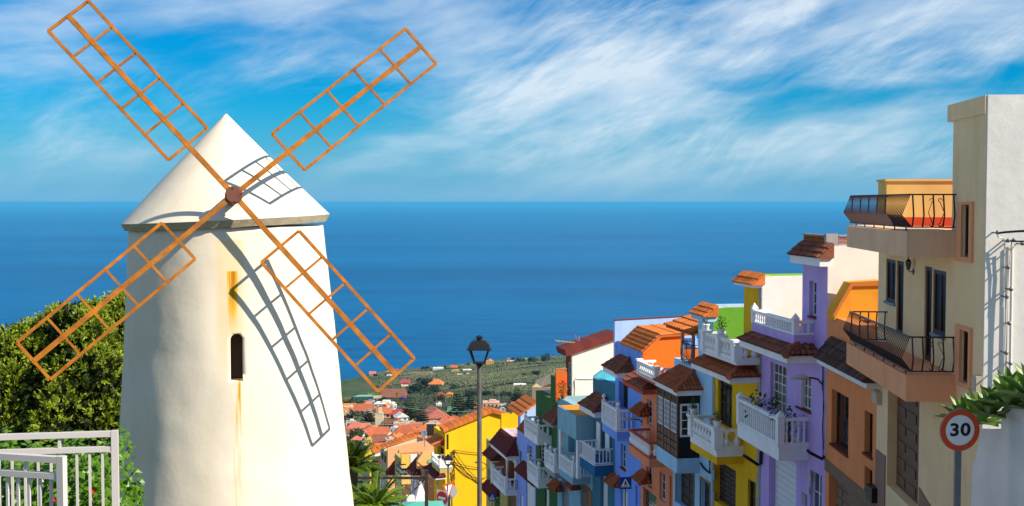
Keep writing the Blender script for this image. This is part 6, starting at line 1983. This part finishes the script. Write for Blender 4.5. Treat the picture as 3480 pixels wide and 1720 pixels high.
# plantation and scrub: too many plants to count
KEEP = [(t[0].location.x, t[0].location.y, t[0].children[0].dimensions.x*.6+2, t[0].children[0].dimensions.x*2+10) for t in TOWN]
def scatter(name, n, umin, umax, ymin, ymax, smin, smax, mat, seed, label, mask, squash=.55):
    rr = random.Random(seed); mb = MB()
    k = 0
    while k < n:
        y = ymin*(ymax/ymin)**rr.random(); x = y*(rr.uniform(umin, umax)-CU)/F
        if not mask(x, y): k += .25; continue
        z = terr(x, y)
        if z < SEA+3: k += .25; continue
        if any(abs(x-hx) < hw_ and -hd < y-hy < 12 for hx, hy, hw_, hd in KEEP): k += .25; continue
        s = rr.uniform(smin, smax); h = s*squash*rr.uniform(.8,1.4); a0 = rr.uniform(0, 6.28)
        ring = [Vector((x+s*.5*rr.uniform(.7,1.2)*math.cos(a0+q*1.2566), y+s*.5*rr.uniform(.7,1.2)*math.sin(a0+q*1.2566), z+h*rr.uniform(.25,.6))) for q in range(5)]
        top = Vector((x+rr.uniform(-.2,.2)*s, y+rr.uniform(-.2,.2)*s, z+h)); b = Vector((x, y, z-.4))
        mb.add(ring+[top, b], [(q, (q+1) % 5, 5) for q in range(5)]+[((q+1) % 5, q, 6) for q in range(5)])
        k += 1
    o = put(name, mb, mat, fix=False)
    return tag(o, label, 'vegetation', kind='stuff')
ban = M('banana leaves', (.112,.122,.048), rough=.7, var=.75, scale=.012, bump=0)
scr = M('hillside scrub leaves', (.050,.066,.026), rough=.8, var=.6, scale=.02, bump=0)
scatter('plantation', 22000, 1120, 2040, 1000, 2150, 2.6, 5.2, ban, 1, 'banana plantation covering the coastal slope', lambda x, y: mnoise.noise(Vector((x*.006, y*.003, 9))) + .5*mnoise.noise(Vector((x*.02, y*.008, 3))) > -.12)
scatter('scrub', 9000, 1120, 2040, 600, 1150, 1.8, 4.5, scr, 2, 'dark scrub between the town and the plantation', lambda x, y: mnoise.noise(Vector((x*.008, y*.004, 2))) > -.15)
scatter('garden_greenery', 2600, 1120, 1950, 150, 600, 1.0, 2.6, tree_g, 3, 'garden greenery between the town houses', lambda x, y: mnoise.noise(Vector((x*.05, y*.03, 5))) > .16)
# ------------------------------------------------------------------ sea air
hm = bpy.data.materials.new('sea haze'); hm.use_nodes = True
hm.node_tree.nodes.clear()
vp = hm.node_tree.nodes.new('ShaderNodeVolumePrincipled'); vo = hm.node_tree.nodes.new('ShaderNodeOutputMaterial')
vp.inputs['Color'].default_value = (.10,.55,.95,1); vp.inputs['Density'].default_value = 3.2e-5; vp.inputs['Anisotropy'].default_value = 0
hm.node_tree.links.new(vp.outputs[0], vo.inputs['Volume'])
tag(put('haze', MB().box(-260000, 260000, -300, 260000, -336, 14), hm), kind='stuff')
